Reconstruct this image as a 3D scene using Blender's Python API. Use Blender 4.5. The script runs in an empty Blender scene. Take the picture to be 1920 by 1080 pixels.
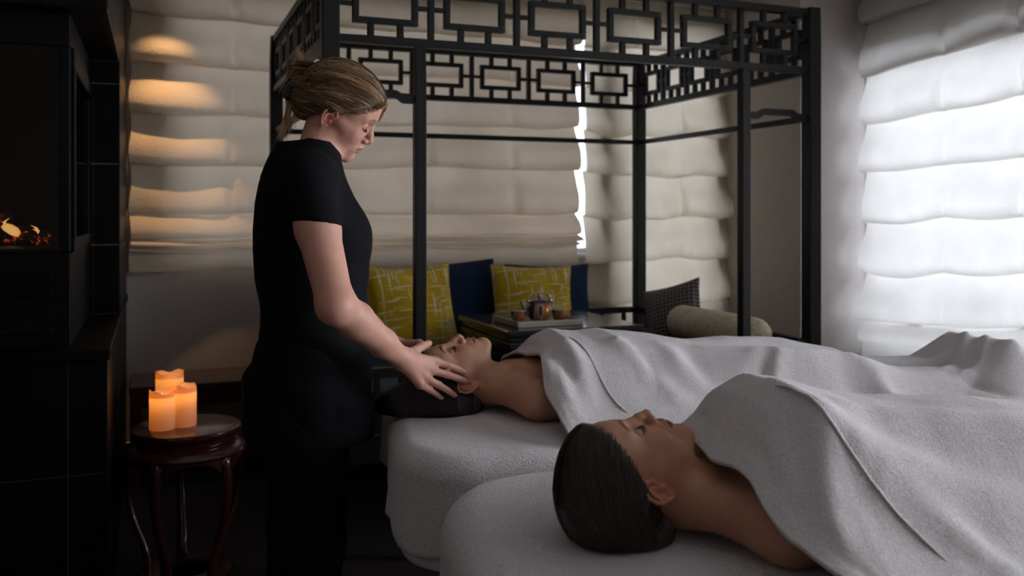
import bpy, math, random
import numpy as np
from mathutils import Vector, Matrix

# ------------------------------------------------------------------ camera, world, sun, exposure
SC = bpy.context.scene
COL = SC.collection
TH = math.radians(21.5)          # the room is turned this much against the view
CT, ST = math.cos(TH), math.sin(TH)
FPX, HZ, EYE = 1700.0, 395.0, 1.28   # focal length and horizon in pixels, eye height in metres

cam_d = bpy.data.cameras.new('camera')
cam = bpy.data.objects.new('camera', cam_d)
COL.objects.link(cam)
cam.location = (0, 0, EYE)
cam.rotation_euler = (math.radians(90), 0, -TH)
cam_d.sensor_width = 36.0
cam_d.lens = FPX / 1920 * 36.0
cam_d.shift_y = -(540 - HZ) / 1920
cam_d.clip_start = 0.05
cam_d.dof.use_dof = True
cam_d.dof.focus_distance = 2.0
cam_d.dof.aperture_fstop = 4.0
SC.camera = cam

vs = SC.view_settings
vs.view_transform = 'Standard'
vs.look = 'None'
vs.gamma = 1.0
vs.use_curve_mapping = False
vs.exposure = 0.38

world = bpy.data.worlds.new('overcast_sky')
SC.world = world
world.use_nodes = True
wbg = world.node_tree.nodes['Background']
wbg.inputs[0].default_value = (0.86, 0.90, 1.0, 1)
wbg.inputs[1].default_value = 3.4

# daylight outside the two windows of the right wall
def day_light(name, loc, sy, sz, watts, col):
    d = bpy.data.lights.new(name, 'AREA'); d.shape = 'RECTANGLE'; d.size = sz; d.size_y = sy; d.energy = watts; d.color = col
    o = bpy.data.objects.new(name, d); COL.objects.link(o); o.location = loc
    o.rotation_euler = Vector((-1, 0, 0)).to_track_quat('-Z', 'Y').to_euler()
    return o
day_light('daylight_far_window', (4.40, 3.26, 1.42), 1.6, 1.9, 33.0, (0.88, 0.94, 1.0))
day_light('daylight_near_window', (4.40, 0.25, 1.40), 2.1, 3.6, 128.0, (1.0, 0.965, 0.935))
# ------------------------------------------------------------------ helpers
def P(px, py, v):
    """a photo pixel on the plane y = v of the room"""
    a = (px - 960.0) / FPX
    u = v * (ST + a * CT) / (CT - a * ST)
    d = u * ST + v * CT
    return np.array((u, v, EYE + (HZ - py) * d / FPX))

def PZ(px, py, z):
    """a photo pixel on the level z"""
    d = (EYE - z) * FPX / (py - HZ)
    X = (px - 960.0) * d / FPX
    return np.array((X * CT + d * ST, -X * ST + d * CT, z))

class MB:
    """collects shapes of one mesh"""
    def __init__(self): self.v = []; self.f = []
    def add(self, verts, faces):
        o = len(self.v)
        self.v += [tuple(map(float, p)) for p in verts]
        self.f += [tuple(i + o for i in q) for q in faces]
        return self
    def box(self, a, b, rot=None, c=None):
        (x0, y0, z0), (x1, y1, z1) = a, b
        vs_ = [(x0,y0,z0),(x1,y0,z0),(x1,y1,z0),(x0,y1,z0),(x0,y0,z1),(x1,y0,z1),(x1,y1,z1),(x0,y1,z1)]
        if rot is not None:
            c = Vector(c if c is not None else ((x0+x1)/2,(y0+y1)/2,(z0+z1)/2))
            vs_ = [tuple(rot @ (Vector(p) - c) + c) for p in vs_]
        return self.add(vs_, [(0,3,2,1),(4,5,6,7),(0,1,5,4),(1,2,6,5),(2,3,7,6),(3,0,4,7)])
    def cbox(self, a, b, ch=0.004):
        """box with chamfered edges"""
        (x0, y0, z0), (x1, y1, z1) = a, b
        ch = min(ch, (x1-x0)*.45, (y1-y0)*.45, (z1-z0)*.45)
        vs_ = []; 
        for ix in (0, 1):
            for iy in (0, 1):
                for iz in (0, 1):
                    X = (x0, x1)[ix]; Y = (y0, y1)[iy]; Z = (z0, z1)[iz]
                    sx, sy, sz = 1-2*ix, 1-2*iy, 1-2*iz
                    vs_ += [(X, Y+sy*ch, Z+sz*ch), (X+sx*ch, Y, Z+sz*ch), (X+sx*ch, Y+sy*ch, Z)]
        I = lambda ix, iy, iz, k: ((ix*2+iy)*2+iz)*3+k
        fs = []
        for s in (0, 1):
            q = [I(s,0,0,0), I(s,1,0,0), I(s,1,1,0), I(s,0,1,0)]; fs.append(q if s else q[::-1])
            q = [I(0,s,0,1), I(1,s,0,1), I(1,s,1,1), I(0,s,1,1)]; fs.append(q[::-1] if s else q)
            q = [I(0,0,s,2), I(1,0,s,2), I(1,1,s,2), I(0,1,s,2)]; fs.append(q if s else q[::-1])
        for s in (0, 1):
            for t in (0, 1):
                q = [I(s,t,0,0), I(s,t,0,1), I(s,t,1,1), I(s,t,1,0)]; fs.append(q if (s+t) % 2 else q[::-1])
                q = [I(s,0,t,0), I(s,0,t,2), I(s,1,t,2), I(s,1,t,0)]; fs.append(q[::-1] if (s+t) % 2 else q)
                q = [I(0,s,t,1), I(0,s,t,2), I(1,s,t,2), I(1,s,t,1)]; fs.append(q if (s+t) % 2 else q[::-1])
        for ix in (0, 1):
            for iy in (0, 1):
                for iz in (0, 1):
                    q = [I(ix,iy,iz,0), I(ix,iy,iz,1), I(ix,iy,iz,2)]
                    fs.append(q if (ix+iy+iz) % 2 else q[::-1])
        return self.add(vs_, fs)
    def tube(self, path, rad, n=8, cap=True, flat=1.0, up=(0, 0, 1)):
        path = [Vector(p) for p in path]
        if not hasattr(rad, '__len__'): rad = [rad] * len(path)
        o = len(self.v); m = len(path)
        ref = Vector(up)
        vs_ = []
        for i, p in enumerate(path):
            t = (path[min(i+1, m-1)] - path[max(i-1, 0)])
            t = t.normalized() if t.length > 1e-9 else Vector((0, 0, 1))
            a = t.cross(ref)
            if a.length < 1e-3: a = t.cross(Vector((1, 0, 0)))
            a.normalize(); b = a.cross(t).normalized()
            for k in range(n):
                w = 2 * math.pi * k / n
                vs_.append(p + a * (math.cos(w) * rad[i]) + b * (math.sin(w) * rad[i] * flat))
        fs = [(i*n+k, i*n+(k+1) % n, (i+1)*n+(k+1) % n, (i+1)*n+k) for i in range(m-1) for k in range(n)]
        if cap: fs += [tuple(range(n))[::-1], tuple((m-1)*n+k for k in range(n))]
        return self.add(vs_, fs)
    def lathe(self, prof, n=32, c=(0, 0, 0), wob=None):
        vs_ = []
        for (r, z) in prof:
            for k in range(n):
                w = 2 * math.pi * k / n
                dz = wob(w, r, z) if wob else 0
                vs_.append((c[0] + r * math.cos(w), c[1] + r * math.sin(w), c[2] + z + dz))
        m = len(prof)
        fs = [(i*n+k, i*n+(k+1) % n, (i+1)*n+(k+1) % n, (i+1)*n+k) for i in range(m-1) for k in range(n)]
        fs += [tuple(range(n))[::-1], tuple((m-1)*n+k for k in range(n))]
        return self.add(vs_, fs)
    def grid(self, pts):
        """pts: array (rows, cols, 3)"""
        a = np.asarray(pts, float); r, c = a.shape[:2]
        return self.add(a.reshape(-1, 3), [(i*c+j, i*c+j+1, (i+1)*c+j+1, (i+1)*c+j) for i in range(r-1) for j in range(c-1)])
    def build(self, name, mat=None, parent=None, smooth=False, loc=None, auto=None):
        me = bpy.data.meshes.new(name)
        me.from_pydata(self.v, [], self.f); me.update()
        return link(name, me, mat, parent, smooth, loc, auto)

def link(name, me, mat=None, parent=None, smooth=False, loc=None, auto=None):
    if mat is not None: me.materials.append(mat)
    if smooth: me.polygons.foreach_set('use_smooth', [True] * len(me.polygons))
    if auto is not None:
        me.polygons.foreach_set('use_smooth', [True] * len(me.polygons))
        me.set_sharp_from_angle(angle=math.radians(auto))
    o = bpy.data.objects.new(name, me); COL.objects.link(o)
    if parent is not None: o.parent = parent
    if loc is not None: o.location = loc
    return o

def fast_mesh(name, V, Q):
    """V (n,3) array, Q (m,4) or (m,3) int array"""
    me = bpy.data.meshes.new(name)
    V = np.ascontiguousarray(V, np.float32); Q = np.ascontiguousarray(Q, np.int32)
    k = Q.shape[1]
    me.vertices.add(len(V)); me.vertices.foreach_set('co', V.ravel())
    me.loops.add(Q.size); me.loops.foreach_set('vertex_index', Q.ravel())
    me.polygons.add(len(Q)); me.polygons.foreach_set('loop_start', np.arange(0, Q.size, k, dtype=np.int32))
    me.update(calc_edges=True); me.validate()
    return me

def tag(o, label=None, cat=None, group=None, kind=None):
    if label: o['label'] = label
    if cat: o['category'] = cat
    if group: o['group'] = group
    if kind: o['kind'] = kind
    return o

def empty(name, loc=(0, 0, 0), rz=0.0):
    o = bpy.data.objects.new(name, None); COL.objects.link(o)
    o.location = loc; o.rotation_euler = (0, 0, rz); o.empty_display_size = 0.1
    return o

def piece(src, parent=None, loc=None, rot=None, scale=None):
    c = src.copy(); COL.objects.link(c)
    if parent is not None: c.parent = parent
    if loc is not None: c.location = loc
    if rot is not None: c.rotation_euler = rot
    if scale is not None: c.scale = scale
    return c

def mod_bevel(o, w=0.004, seg=2):
    m = o.modifiers.new('bevel', 'BEVEL'); m.width = w; m.segments = seg; m.limit_method = 'ANGLE'
    return o

def rng_noise(seed, n, lo=-1, hi=1):
    return np.random.default_rng(seed).uniform(lo, hi, n)

def smoothstep(a, b, x):
    t = np.clip((np.asarray(x, float) - a) / (b - a), 0, 1)
    return t * t * (3 - 2 * t)

_pn = np.random.default_rng(5).uniform(-1, 1, (64, 64))
def vnoise(x, y):
    """smooth value noise on arrays"""
    x = np.asarray(x, float); y = np.asarray(y, float)
    xi = np.floor(x).astype(int); yi = np.floor(y).astype(int)
    fx = x - xi; fy = y - yi
    fx = fx*fx*(3-2*fx); fy = fy*fy*(3-2*fy)
    g = lambda i, j: _pn[i % 64, j % 64]
    return (g(xi, yi)*(1-fx) + g(xi+1, yi)*fx)*(1-fy) + (g(xi, yi+1)*(1-fx) + g(xi+1, yi+1)*fx)*fy

# ------------------------------------------------------------------ materials
class NT:
    def __init__(self, name):
        self.m = bpy.data.materials.new(name); self.m.use_nodes = True
        self.t = self.m.node_tree; self.b = self.t.nodes['Principled BSDF']
        self.out = self.t.nodes['Material Output']
    def n(self, kind, **kw):
        nd = self.t.nodes.new(kind)
        for k, v in kw.items():
            if k in nd.inputs: nd.inputs[k].default_value = v
            else: setattr(nd, k, v)
        return nd
    def l(self, a, b): self.t.links.new(a, b)
    def coord(self, scale=(1, 1, 1), rot=(0, 0, 0), kind='Object'):
        tc = self.n('ShaderNodeTexCoord'); mp = self.n('ShaderNodeMapping')
        mp.inputs['Scale'].default_value = scale; mp.inputs['Rotation'].default_value = rot
        self.l(tc.outputs[kind], mp.inputs['Vector']); return mp.outputs['Vector']
    def noise(self, vec, scale, detail=4, rough=0.5, dist=0.0):
        nd = self.n('ShaderNodeTexNoise'); nd.inputs['Scale'].default_value = scale
        nd.inputs['Detail'].default_value = detail; nd.inputs['Roughness'].default_value = rough
        nd.inputs['Distortion'].default_value = dist
        if vec is not None: self.l(vec, nd.inputs['Vector'])
        return nd.outputs['Fac']
    def ramp(self, fac, stops):
        nd = self.n('ShaderNodeValToRGB'); el = nd.color_ramp.elements
        while len(el) < len(stops): el.new(0.5)
        for e, (p, c) in zip(el, stops):
            e.position = p; e.color = (*c, 1) if len(c) == 3 else c
        self.l(fac, nd.inputs['Fac']); return nd.outputs['Color']
    def math(self, op, a, b=None, clamp=False):
        nd = self.n('ShaderNodeMath', operation=op); nd.use_clamp = clamp
        for i, x in enumerate((a, b)):
            if x is None: continue
            if isinstance(x, (int, float)): nd.inputs[i].default_value = x
            else: self.l(x, nd.inputs[i])
        return nd.outputs[0]
    def mix(self, fac, a, b, mode='MIX'):
        nd = self.n('ShaderNodeMix'); nd.data_type = 'RGBA'; nd.blend_type = mode
        for sock, x in ((nd.inputs['Factor'], fac), (nd.inputs[6], a), (nd.inputs[7], b)):
            if isinstance(x, (int, float)): sock.default_value = x
            elif isinstance(x, tuple): sock.default_value = (*x, 1) if len(x) == 3 else x
            else: self.l(x, sock)
        return nd.outputs[2]
    def bump(self, h, strength=0.3, dist=0.01, prev=None):
        nd = self.n('ShaderNodeBump'); nd.inputs['Strength'].default_value = strength
        nd.inputs['Distance'].default_value = dist; self.l(h, nd.inputs['Height'])
        if prev is not None: self.l(prev, nd.inputs['Normal'])
        return nd.outputs['Normal']
    def set(self, **kw):
        for k, v in kw.items():
            s = self.b.inputs[k.replace('_', ' ')]
            if isinstance(v, tuple): s.default_value = (*v, 1) if len(v) == 3 and s.type == 'RGBA' else v
            elif isinstance(v, (int, float)): s.default_value = v
            else: self.l(v, s)
        return self

def plain(name, col, rough=0.5, metal=0.0, var=0.15, scale=8.0, bump=0.0, bscale=200.0, coat=0.0, spec=0.5):
    t = NT(name); v = t.coord()
    c2 = tuple(min(1, x * (1 + var)) for x in col); c1 = tuple(x * (1 - var) for x in col)
    t.set(Base_Color=t.ramp(t.noise(v, scale, 5), [(0.3, c1), (0.7, c2)]), Roughness=rough, Metallic=metal)
    t.b.inputs['Coat Weight'].default_value = coat
    t.b.inputs['Specular IOR Level'].default_value = spec
    if bump: t.set(Normal=t.bump(t.noise(v, bscale, 3), bump, 0.002))
    return t.m
# ------------------------------------------------------------------ materials of the place
def m_wallpaper():
    t = NT('linen_wallpaper'); v = t.coord((3, 3, 160))
    n1 = t.noise(v, 3.0, 5, 0.6); n2 = t.noise(t.coord((40, 40, 40)), 1.2, 3)
    c = t.ramp(n1, [(0.3, (0.40, 0.355, 0.325)), (0.7, (0.50, 0.45, 0.415))])
    t.set(Base_Color=t.mix(0.12, c, t.ramp(n2, [(0.3, (0.3, 0.27, 0.24)), (0.7, (0.55, 0.5, 0.46))])), Roughness=0.75, Normal=t.bump(n1, 0.25, 0.003))
    return t.m
def m_shade(name, col, trans):
    t = NT(name); v = t.coord()
    w = t.n('ShaderNodeTexVoronoi'); w.inputs['Scale'].default_value = 95.0; t.l(t.coord((1, 1, 1.25)), w.inputs['Vector'])
    n1 = t.noise(v, 5.0, 4)
    c = t.ramp(n1, [(0.3, tuple(x*0.90 for x in col)), (0.7, col)])
    h = t.math('ADD', t.math('MULTIPLY', w.outputs['Distance'], 1.0), t.math('MULTIPLY', t.noise(v, 14, 4), 0.9))
    nb = t.bump(h, 0.45, 0.004)
    t.set(Base_Color=c, Roughness=0.9, Normal=nb)
    t.b.inputs['Specular IOR Level'].default_value = 0.1
    tr = t.n('ShaderNodeBsdfTranslucent'); t.l(c, tr.inputs['Color']); t.l(nb, tr.inputs['Normal'])
    mx = t.n('ShaderNodeMixShader'); mx.inputs[0].default_value = trans
    t.l(t.b.outputs[0], mx.inputs[1]); t.l(tr.outputs[0], mx.inputs[2]); t.l(mx.outputs[0], t.out.inputs['Surface'])
    return t.m
def m_glass(name, tint=(0.95, 0.97, 1.0), gl=0.08, rough=0.02):
    t = NT(name)
    tp = t.n('ShaderNodeBsdfTransparent'); tp.inputs[0].default_value = (*tint, 1)
    g = t.n('ShaderNodeBsdfGlossy'); g.inputs['Roughness'].default_value = rough
    fr = t.n('ShaderNodeFresnel'); fr.inputs[0].default_value = 1.45
    mx = t.n('ShaderNodeMixShader'); t.l(fr.outputs[0], mx.inputs[0])
    t.l(tp.outputs[0], mx.inputs[1]); t.l(g.outputs[0], mx.inputs[2]); t.l(mx.outputs[0], t.out.inputs['Surface'])
    return t.m
def m_wood(name, c1, c2, rough, coat=0.0, sc=(1, 1, 12)):
    t = NT(name); n1 = t.noise(t.coord(sc), 9.0, 6, 0.6, 0.6)
    t.set(Base_Color=t.ramp(n1, [(0.3, c1), (0.7, c2)]), Roughness=rough, Normal=t.bump(n1, 0.08, 0.002))
    t.b.inputs['Coat Weight'].default_value = coat; t.b.inputs['Coat Roughness'].default_value = 0.12
    t.b.inputs['Specular IOR Level'].default_value = 0.3 if coat == 0 else 0.5
    return t.m
def m_terry(name, col, sc=330.0, st=1.0):
    t = NT(name); v = t.coord()
    n1 = t.noise(v, sc, 2, 0.7); n2 = t.noise(v, 26, 4); n3 = t.noise(v, 150, 3, 0.6)
    h = t.math('ADD', n1, t.math('ADD', t.math('MULTIPLY', n2, 1.2), t.math('MULTIPLY', n3, 0.8)))
    c = t.ramp(n1, [(0.34, tuple(x*0.66 for x in col)), (0.62, col)])
    t.set(Base_Color=c, Roughness=0.95, Normal=t.bump(h, st, 0.004))
    t.b.inputs['Specular IOR Level'].default_value = 0.1
    t.b.inputs['Sheen Weight'].default_value = 0.25; t.b.inputs['Sheen Roughness'].default_value = 0.5
    return t.m
M = {}
M['wall'] = m_wallpaper()
M['shade'] = m_shade('white_shade_cloth', (0.80, 0.76, 0.71), 0.34)
M['shade_warm'] = m_shade('oatmeal_shade_cloth', (0.70, 0.585, 0.445), 0.18)
M['shade_mid'] = m_shade('ecru_shade_cloth', (0.78, 0.69, 0.54), 0.34)
M['glass'] = m_glass('window_glass')
M['white_paint'] = plain('white_window_paint', (0.72, 0.71, 0.72), 0.4, var=0.04)
M['ceiling'] = plain('ceiling_paint', (0.66, 0.63, 0.60), 0.9, var=0.04)
M['carpet'] = plain('charcoal_carpet', (0.040, 0.034, 0.031), 1.0, var=0.35, scale=60, bump=0.6, bscale=260, spec=0.1)
M['darkwall'] = plain('brown_wall_paint', (0.30, 0.265, 0.235), 0.8, var=0.08)
M['black_wood'] = m_wood('black_stained_wood', (0.0045, 0.004, 0.004), (0.009, 0.0082, 0.0082), 0.42, 0.0)
M['lacquer'] = m_wood('oxblood_lacquer', (0.030, 0.006, 0.007), (0.055, 0.010, 0.011), 0.22, 0.6, (6, 6, 1))
M['slate'] = plain('black_slate_tile', (0.0045, 0.0045, 0.0048), 0.40, var=0.4, scale=5, bump=0.25, bscale=30, spec=0.08)
M['grout'] = plain('grey_grout', (0.16, 0.155, 0.145), 0.9, var=0.1, scale=60)
M['black_metal'] = plain('black_stove_metal', (0.004, 0.004, 0.0045), 0.5, 0.0, var=0.2, spec=0.10)
M['fire_glass'] = m_glass('smoked_fire_glass', (0.55, 0.53, 0.50))
M['terry'] = m_terry('white_terry_cloth', (0.78, 0.74, 0.75))
M['towel'] = m_terry('white_cotton_blanket', (0.81, 0.77, 0.775), 500.0, 0.9)
M['sheet'] = m_terry('white_table_sheet', (0.70, 0.69, 0.74), 500.0, 0.3)

# ------------------------------------------------------------------ the room shell
XL, XR, YF, YB, ZC = -2.3, 3.90, -1.7, 4.95, 2.72
def struct(name, mb, mat, parent=None, **k):
    o = mb.build(name, mat, parent, **k)
    if parent is None: o['kind'] = 'structure'
    return o
W1, W2 = (0.06, 2.52, 1.00, 2.42), (2.60, 3.36, 0.58, 2.42)      # u0, u1, z0, z1 in the back wall
PU, PV = 3.424, 4.205                                            # pier in the corner
W3, W4 = (2.45, 4.195, 0.45, 2.15), (-1.5, 2.0, 0.38, 2.36)       # v0, v1, z0, z1 in the right wall
def holed(axis, a0, a1, b0, b1, wins):
    mb = MB(); pos = a0
    def bx(p0, p1, z0, z1):
        if p1 - p0 < 1e-4 or z1 - z0 < 1e-4: return
        mb.box((p0, b0, z0), (p1, b1, z1)) if axis == 'x' else mb.box((b0, p0, z0), (b1, p1, z1))
    for (w0, w1, z0, z1) in sorted(wins):
        bx(pos, w0, 0, ZC); bx(w0, w1, 0, z0); bx(w0, w1, z1, ZC); pos = w1
    bx(pos, a1, 0, ZC); return mb
struct('floor', MB().box((XL, YF, -0.05), (XR, YB, 0)), M['carpet'])
struct('ceiling', MB().box((XL, YF, ZC), (XR, YB, ZC + 0.05)), M['ceiling'])
struct('wall_back', holed('x', XL, XR + 0.2, YB, YB + 0.2, (W1, W2)), M['wall'])
struct('wall_right', holed('y', YF, YB, XR, XR + 0.2, (W3, W4)), M['wall'])
struct('wall_left', MB().box((XL - 0.2, YF, 0), (XL, YB + 0.2, ZC)), M['darkwall'])
struct('wall_front', MB().box((XL, YF - 0.2, 0), (XR + 0.2, YF, ZC)), M['darkwall'])
struct('baseboard_back', MB().cbox((XL, YB - 0.018, 0), (XR, YB, 0.12)), M['lacquer'])
struct('wall_pier', MB().box((PU, PV, 0), (XR + .2, YB, ZC)), M['wall'])
struct('baseboard_right', MB().cbox((XR - 0.018, YF, 0), (XR, PV, 0.12)), M['white_paint'])
def window(name, axis, w, off, nbar):
    a0, a1, z0, z1 = w; root = empty(name, (0, 0, 0)); root['kind'] = 'structure'
    def bx(p0, p1, q0, q1, d0, d1):
        return ((p0, off + d0, q0), (p1, off + d1, q1)) if axis == 'x' else ((off + d0, p0, q0), (off + d1, p1, q1))
    fr = MB()
    for r in ((a0, a1, z0, z0 + .05), (a0, a1, z1 - .05, z1), (a0, a0 + .05, z0 + .05, z1 - .05), (a1 - .025, a1, z0 + .05, z1 - .05)):
        fr.cbox(*bx(*r, .10, .16))
    fr.build('window_frame', M['white_paint'], root)
    n = nbar + 1; step = (a1 - a0 - .075) / n
    for i in range(n):
        p = a0 + .05 + i * step
        if i: MB().cbox(*bx(p - .018, p + .018, z0 + .05, z1 - .05, .105, .155)).build('mullion', M['white_paint'], root)
        MB().box(*bx(p + (.018 if i else 0), p + step - (.018 if i < nbar else 0), z0 + .05, z1 - .05, .128, .132)).build('pane', M['glass'], root)
    s = MB().cbox(*bx(a0, a1, z0 - .0, z0 + .02, -.0, .10)); s.build('window_sill', M['white_paint'], root)
window('window_1', 'x', W1, YB, 2); window('window_2', 'x', W2, YB, 0)
window('window_3', 'y', W3, XR, 0); window('window_4', 'y', W4, XR, 2)

# ------------------------------------------------------------------ roman shades
def roman_shade(name, axis, a0, a1, off, zt, folds, zb, stack, mat, seed, bulge=0.055, ncol=90, seams=(), label='', tilt=0.0, gap=0.012):
    """folds: heights of the fold lips from the top down; stack: lips of the gathered bottom; cloth hangs towards the room"""
    rg = np.random.default_rng(seed)
    w = np.linspace(0, 1, ncol); rows_z = []; rows_d = []
    lips = [zt] + list(folds)
    ph = rg.uniform(0, 6, (len(lips) + len(stack) + 2, 3))
    def wav(i, amp):
        sag = np.zeros(ncol)
        nodes = np.concatenate([[0], seams, [1]])
        for a, b in zip(nodes[:-1], nodes[1:]):
            t = np.clip((w - a) / (b - a), 0, 1); m = (w >= a) & (w <= b)
            sag[m] -= (np.sin(np.pi * t) ** 1.0)[m] * amp * (0.6 + 0.5 * math.sin(ph[i, 2]))
        return sag + amp * 0.45 * np.sin(w * 7 + ph[i, 0]) + amp * 0.28 * np.sin(w * 17 + ph[i, 1])
    prev = np.full(ncol, zt)
    crease = np.ones(ncol)
    for s in seams: crease -= 0.55 * np.exp(-((w - s) / 0.012) ** 2)
    for i, z in enumerate(folds):
        lip = z + wav(i + 1, 0.019) + tilt * (w - 0.5)
        b = bulge * (0.80 + 0.50 * vnoise(w * 6 + 3.7 * i, np.full(ncol, seed + i * 1.3))) * crease
        for t, d in ((0.0, 0.03), (0.10, 0.06), (0.22, 0.15), (0.34, 0.32), (0.46, 0.58), (0.58, 0.82), (0.70, 0.96), (0.82, 1.0), (0.92, 0.93), (0.98, 0.74), (1.0, 0.48), (0.975, 0.22), (0.955, 0.06)):
            wr = (0.012 * vnoise(w * 9 + 2.3 * i, np.full(ncol, t * 2.2 + seed + i)) + 0.006 * vnoise(w * 19 + i, np.full(ncol, t * 4 + seed))) * (0.25 + t * 0.75) + 0.0018 * vnoise(w * 27, np.full(ncol, t * 5 + i))
            rows_z.append(prev + (lip - prev) * t); rows_d.append(b * d + wr)
        prev = lip + 0.004
    for j, z in enumerate(stack):
        lip = z + wav(len(folds) + j, 0.010) + tilt * (w - 0.5)
        b = bulge * (0.85 + 0.3 * vnoise(w * 6 + j, np.full(ncol, seed * 2.0 + j)))
        for t, d in ((0.15, 0.35), (0.45, 0.9), (0.75, 1.12), (0.93, 1.05), (1.0, 0.75), (0.97, 0.45)):
            rows_z.append(prev + (lip - prev) * t); rows_d.append(b * d)
        prev = lip
    for t in np.linspace(0.1, 1, 5):
        rows_z.append(prev + (zb + wav(0, 0.006) - prev) * t); rows_d.append(np.full(ncol, bulge * 0.5) + 0.005 * vnoise(w * 9, np.full(ncol, 2.0 + t)))
    Z = np.array(rows_z); Dp = np.array(rows_d)
    A = a0 + (a1 - a0) * w + 0.006 * np.sin(Z * 23)
    pts = np.stack([A, off - gap - Dp, Z], -1) if axis == 'x' else np.stack([off - gap - Dp, A, Z], -1)
    root = empty(name, (((a0 + a1) / 2, off, zt) if axis == 'x' else (off, (a0 + a1) / 2, zt)))
    if label: tag(root, label, 'window shade')
    pts = pts - np.array(root.location)
    mb = MB().grid(pts); mb.build('shade_cloth', mat, root, smooth=True)
    h = MB()
    if axis == 'x': h.cbox((a0 - root.location.x, -.055, 0), (a1 - root.location.x, -.004, .05))
    else: h.cbox((-.055, a0 - root.location.y, 0), (-.004, a1 - root.location.y, .05))
    h.build('head_rail', mat, root)
    return root
E = EYE
roman_shade('roman_shade', 'x', -0.115, 2.350, YB, 2.56, [E + .98 + .02, E + .745, E + .49, E + .235, E - .015], E - .31,
            [E - .14, E - .175, E - .205], M['shade_warm'], 3, 0.100, 170, (0.20, 0.37, 0.62, 0.83),
            'wide oatmeal fabric roman shade, bottom folds gathered, behind the navy cushions')
roman_shade('roman_shade', 'x', 2.402, 3.424, YB, 2.56, [E + 1.0, E + .735, E + .475, E + .215, E - .045, E - .305, E - .565], E - .74,
            [], M['shade_mid'], 8, 0.075, 90, (0.33, 0.66), 'narrow cream roman shade beside the bare corner, hanging below the cushion tops')
roman_shade('roman_shade', 'y', 2.25, 4.150, XR, 2.60, [E + 1.13, E + .83, E + .545, E + .26, E - .025, E - .305, E - .575], E - .90,
            [E - .70], M['shade'], 13, 0.085, 110, (0.22, 0.46, 0.70), 'glowing white roman shade lit through by daylight beside the bare wall', -0.10, 0.045)
roman_shade('roman_shade', 'y', -1.58, 2.08, XR, 2.52, [E + 1.17], E + 1.05,
            [E + 1.14, E + 1.11, E + 1.08], M['shade'], 21, 0.085, 60, (0.3, 0.65), 'white roman shade drawn up to the top of the near daylight window')
# ------------------------------------------------------------------ black canopy daybed
UNIT = {}
def bar(name, a, b, mat, parent, ch=0.0):
    """an axis-aligned bar that shares one unit mesh"""
    a = np.minimum(a, b).astype(float), np.maximum(a, b).astype(float)
    lo, hi = a
    if mat.name not in UNIT:
        UNIT[mat.name] = MB().cbox((-.5, -.5, -.5), (.5, .5, .5), 0.06).build(name, mat, parent); o = UNIT[mat.name]
    else:
        o = UNIT[mat.name].copy(); COL.objects.link(o); o.name = name; o.parent = parent
    c = (lo + hi) / 2
    o.location = Vector(c) - (parent.location if parent else Vector())
    o.scale = hi - lo
    return o
BX0, BX1, BY0, BY1 = 0.575, 2.68, 3.22, 4.74
bw = M['black_wood']
bed = tag(empty('canopy_daybed', ((BX0 + BX1) / 2, (BY0 + BY1) / 2, 0)), 'black wooden canopy daybed with fretwork frieze around its open top', 'daybed')
ZT0, ZT1, ZB0, ZB1 = E + .853, E + .883, E + .598, E + .628
pw = 0.031
A_ = np.array
for x in (BX0, BX1):
    for y in (BY0, BY1):
        bar('corner_post', A_((x - pw, y - pw, 0)), A_((x + pw, y + pw, ZT1 + .004)), bw, bed)
PX = (0.904, 2.327)
for x in PX:
    bar('front_post', A_((x - .021, BY0 - .021, 0)), A_((x + .021, BY0 + .021, ZB0)), bw, bed)
for y in (BY0, BY1):
    bar('top_rail', A_((BX0 + pw, y - .022, ZT0)), A_((BX1 - pw, y + .022, ZT1)), bw, bed)
    bar('frieze_rail', A_((BX0 + pw, y - .020, ZB0)), A_((BX1 - pw, y + .020, ZB1)), bw, bed)
for x in (BX0, BX1):
    bar('top_rail', A_((x - .022, BY0 + pw, ZT0)), A_((x + .022, BY1 - pw, ZT1)), bw, bed)
    bar('frieze_rail', A_((x - .020, BY0 + pw, ZB0)), A_((x + .020, BY1 - pw, ZB1)), bw, bed)
    bar('side_rail', A_((x - .012, BY0 + pw, E + .392)), A_((x + .012, BY1 - pw, E + .418)), bw, bed)
bar('back_rail', A_((BX0 + pw, BY1 - .012, E + .392)), A_((BX1 - pw, BY1 + .012, E + .418)), bw, bed)
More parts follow.
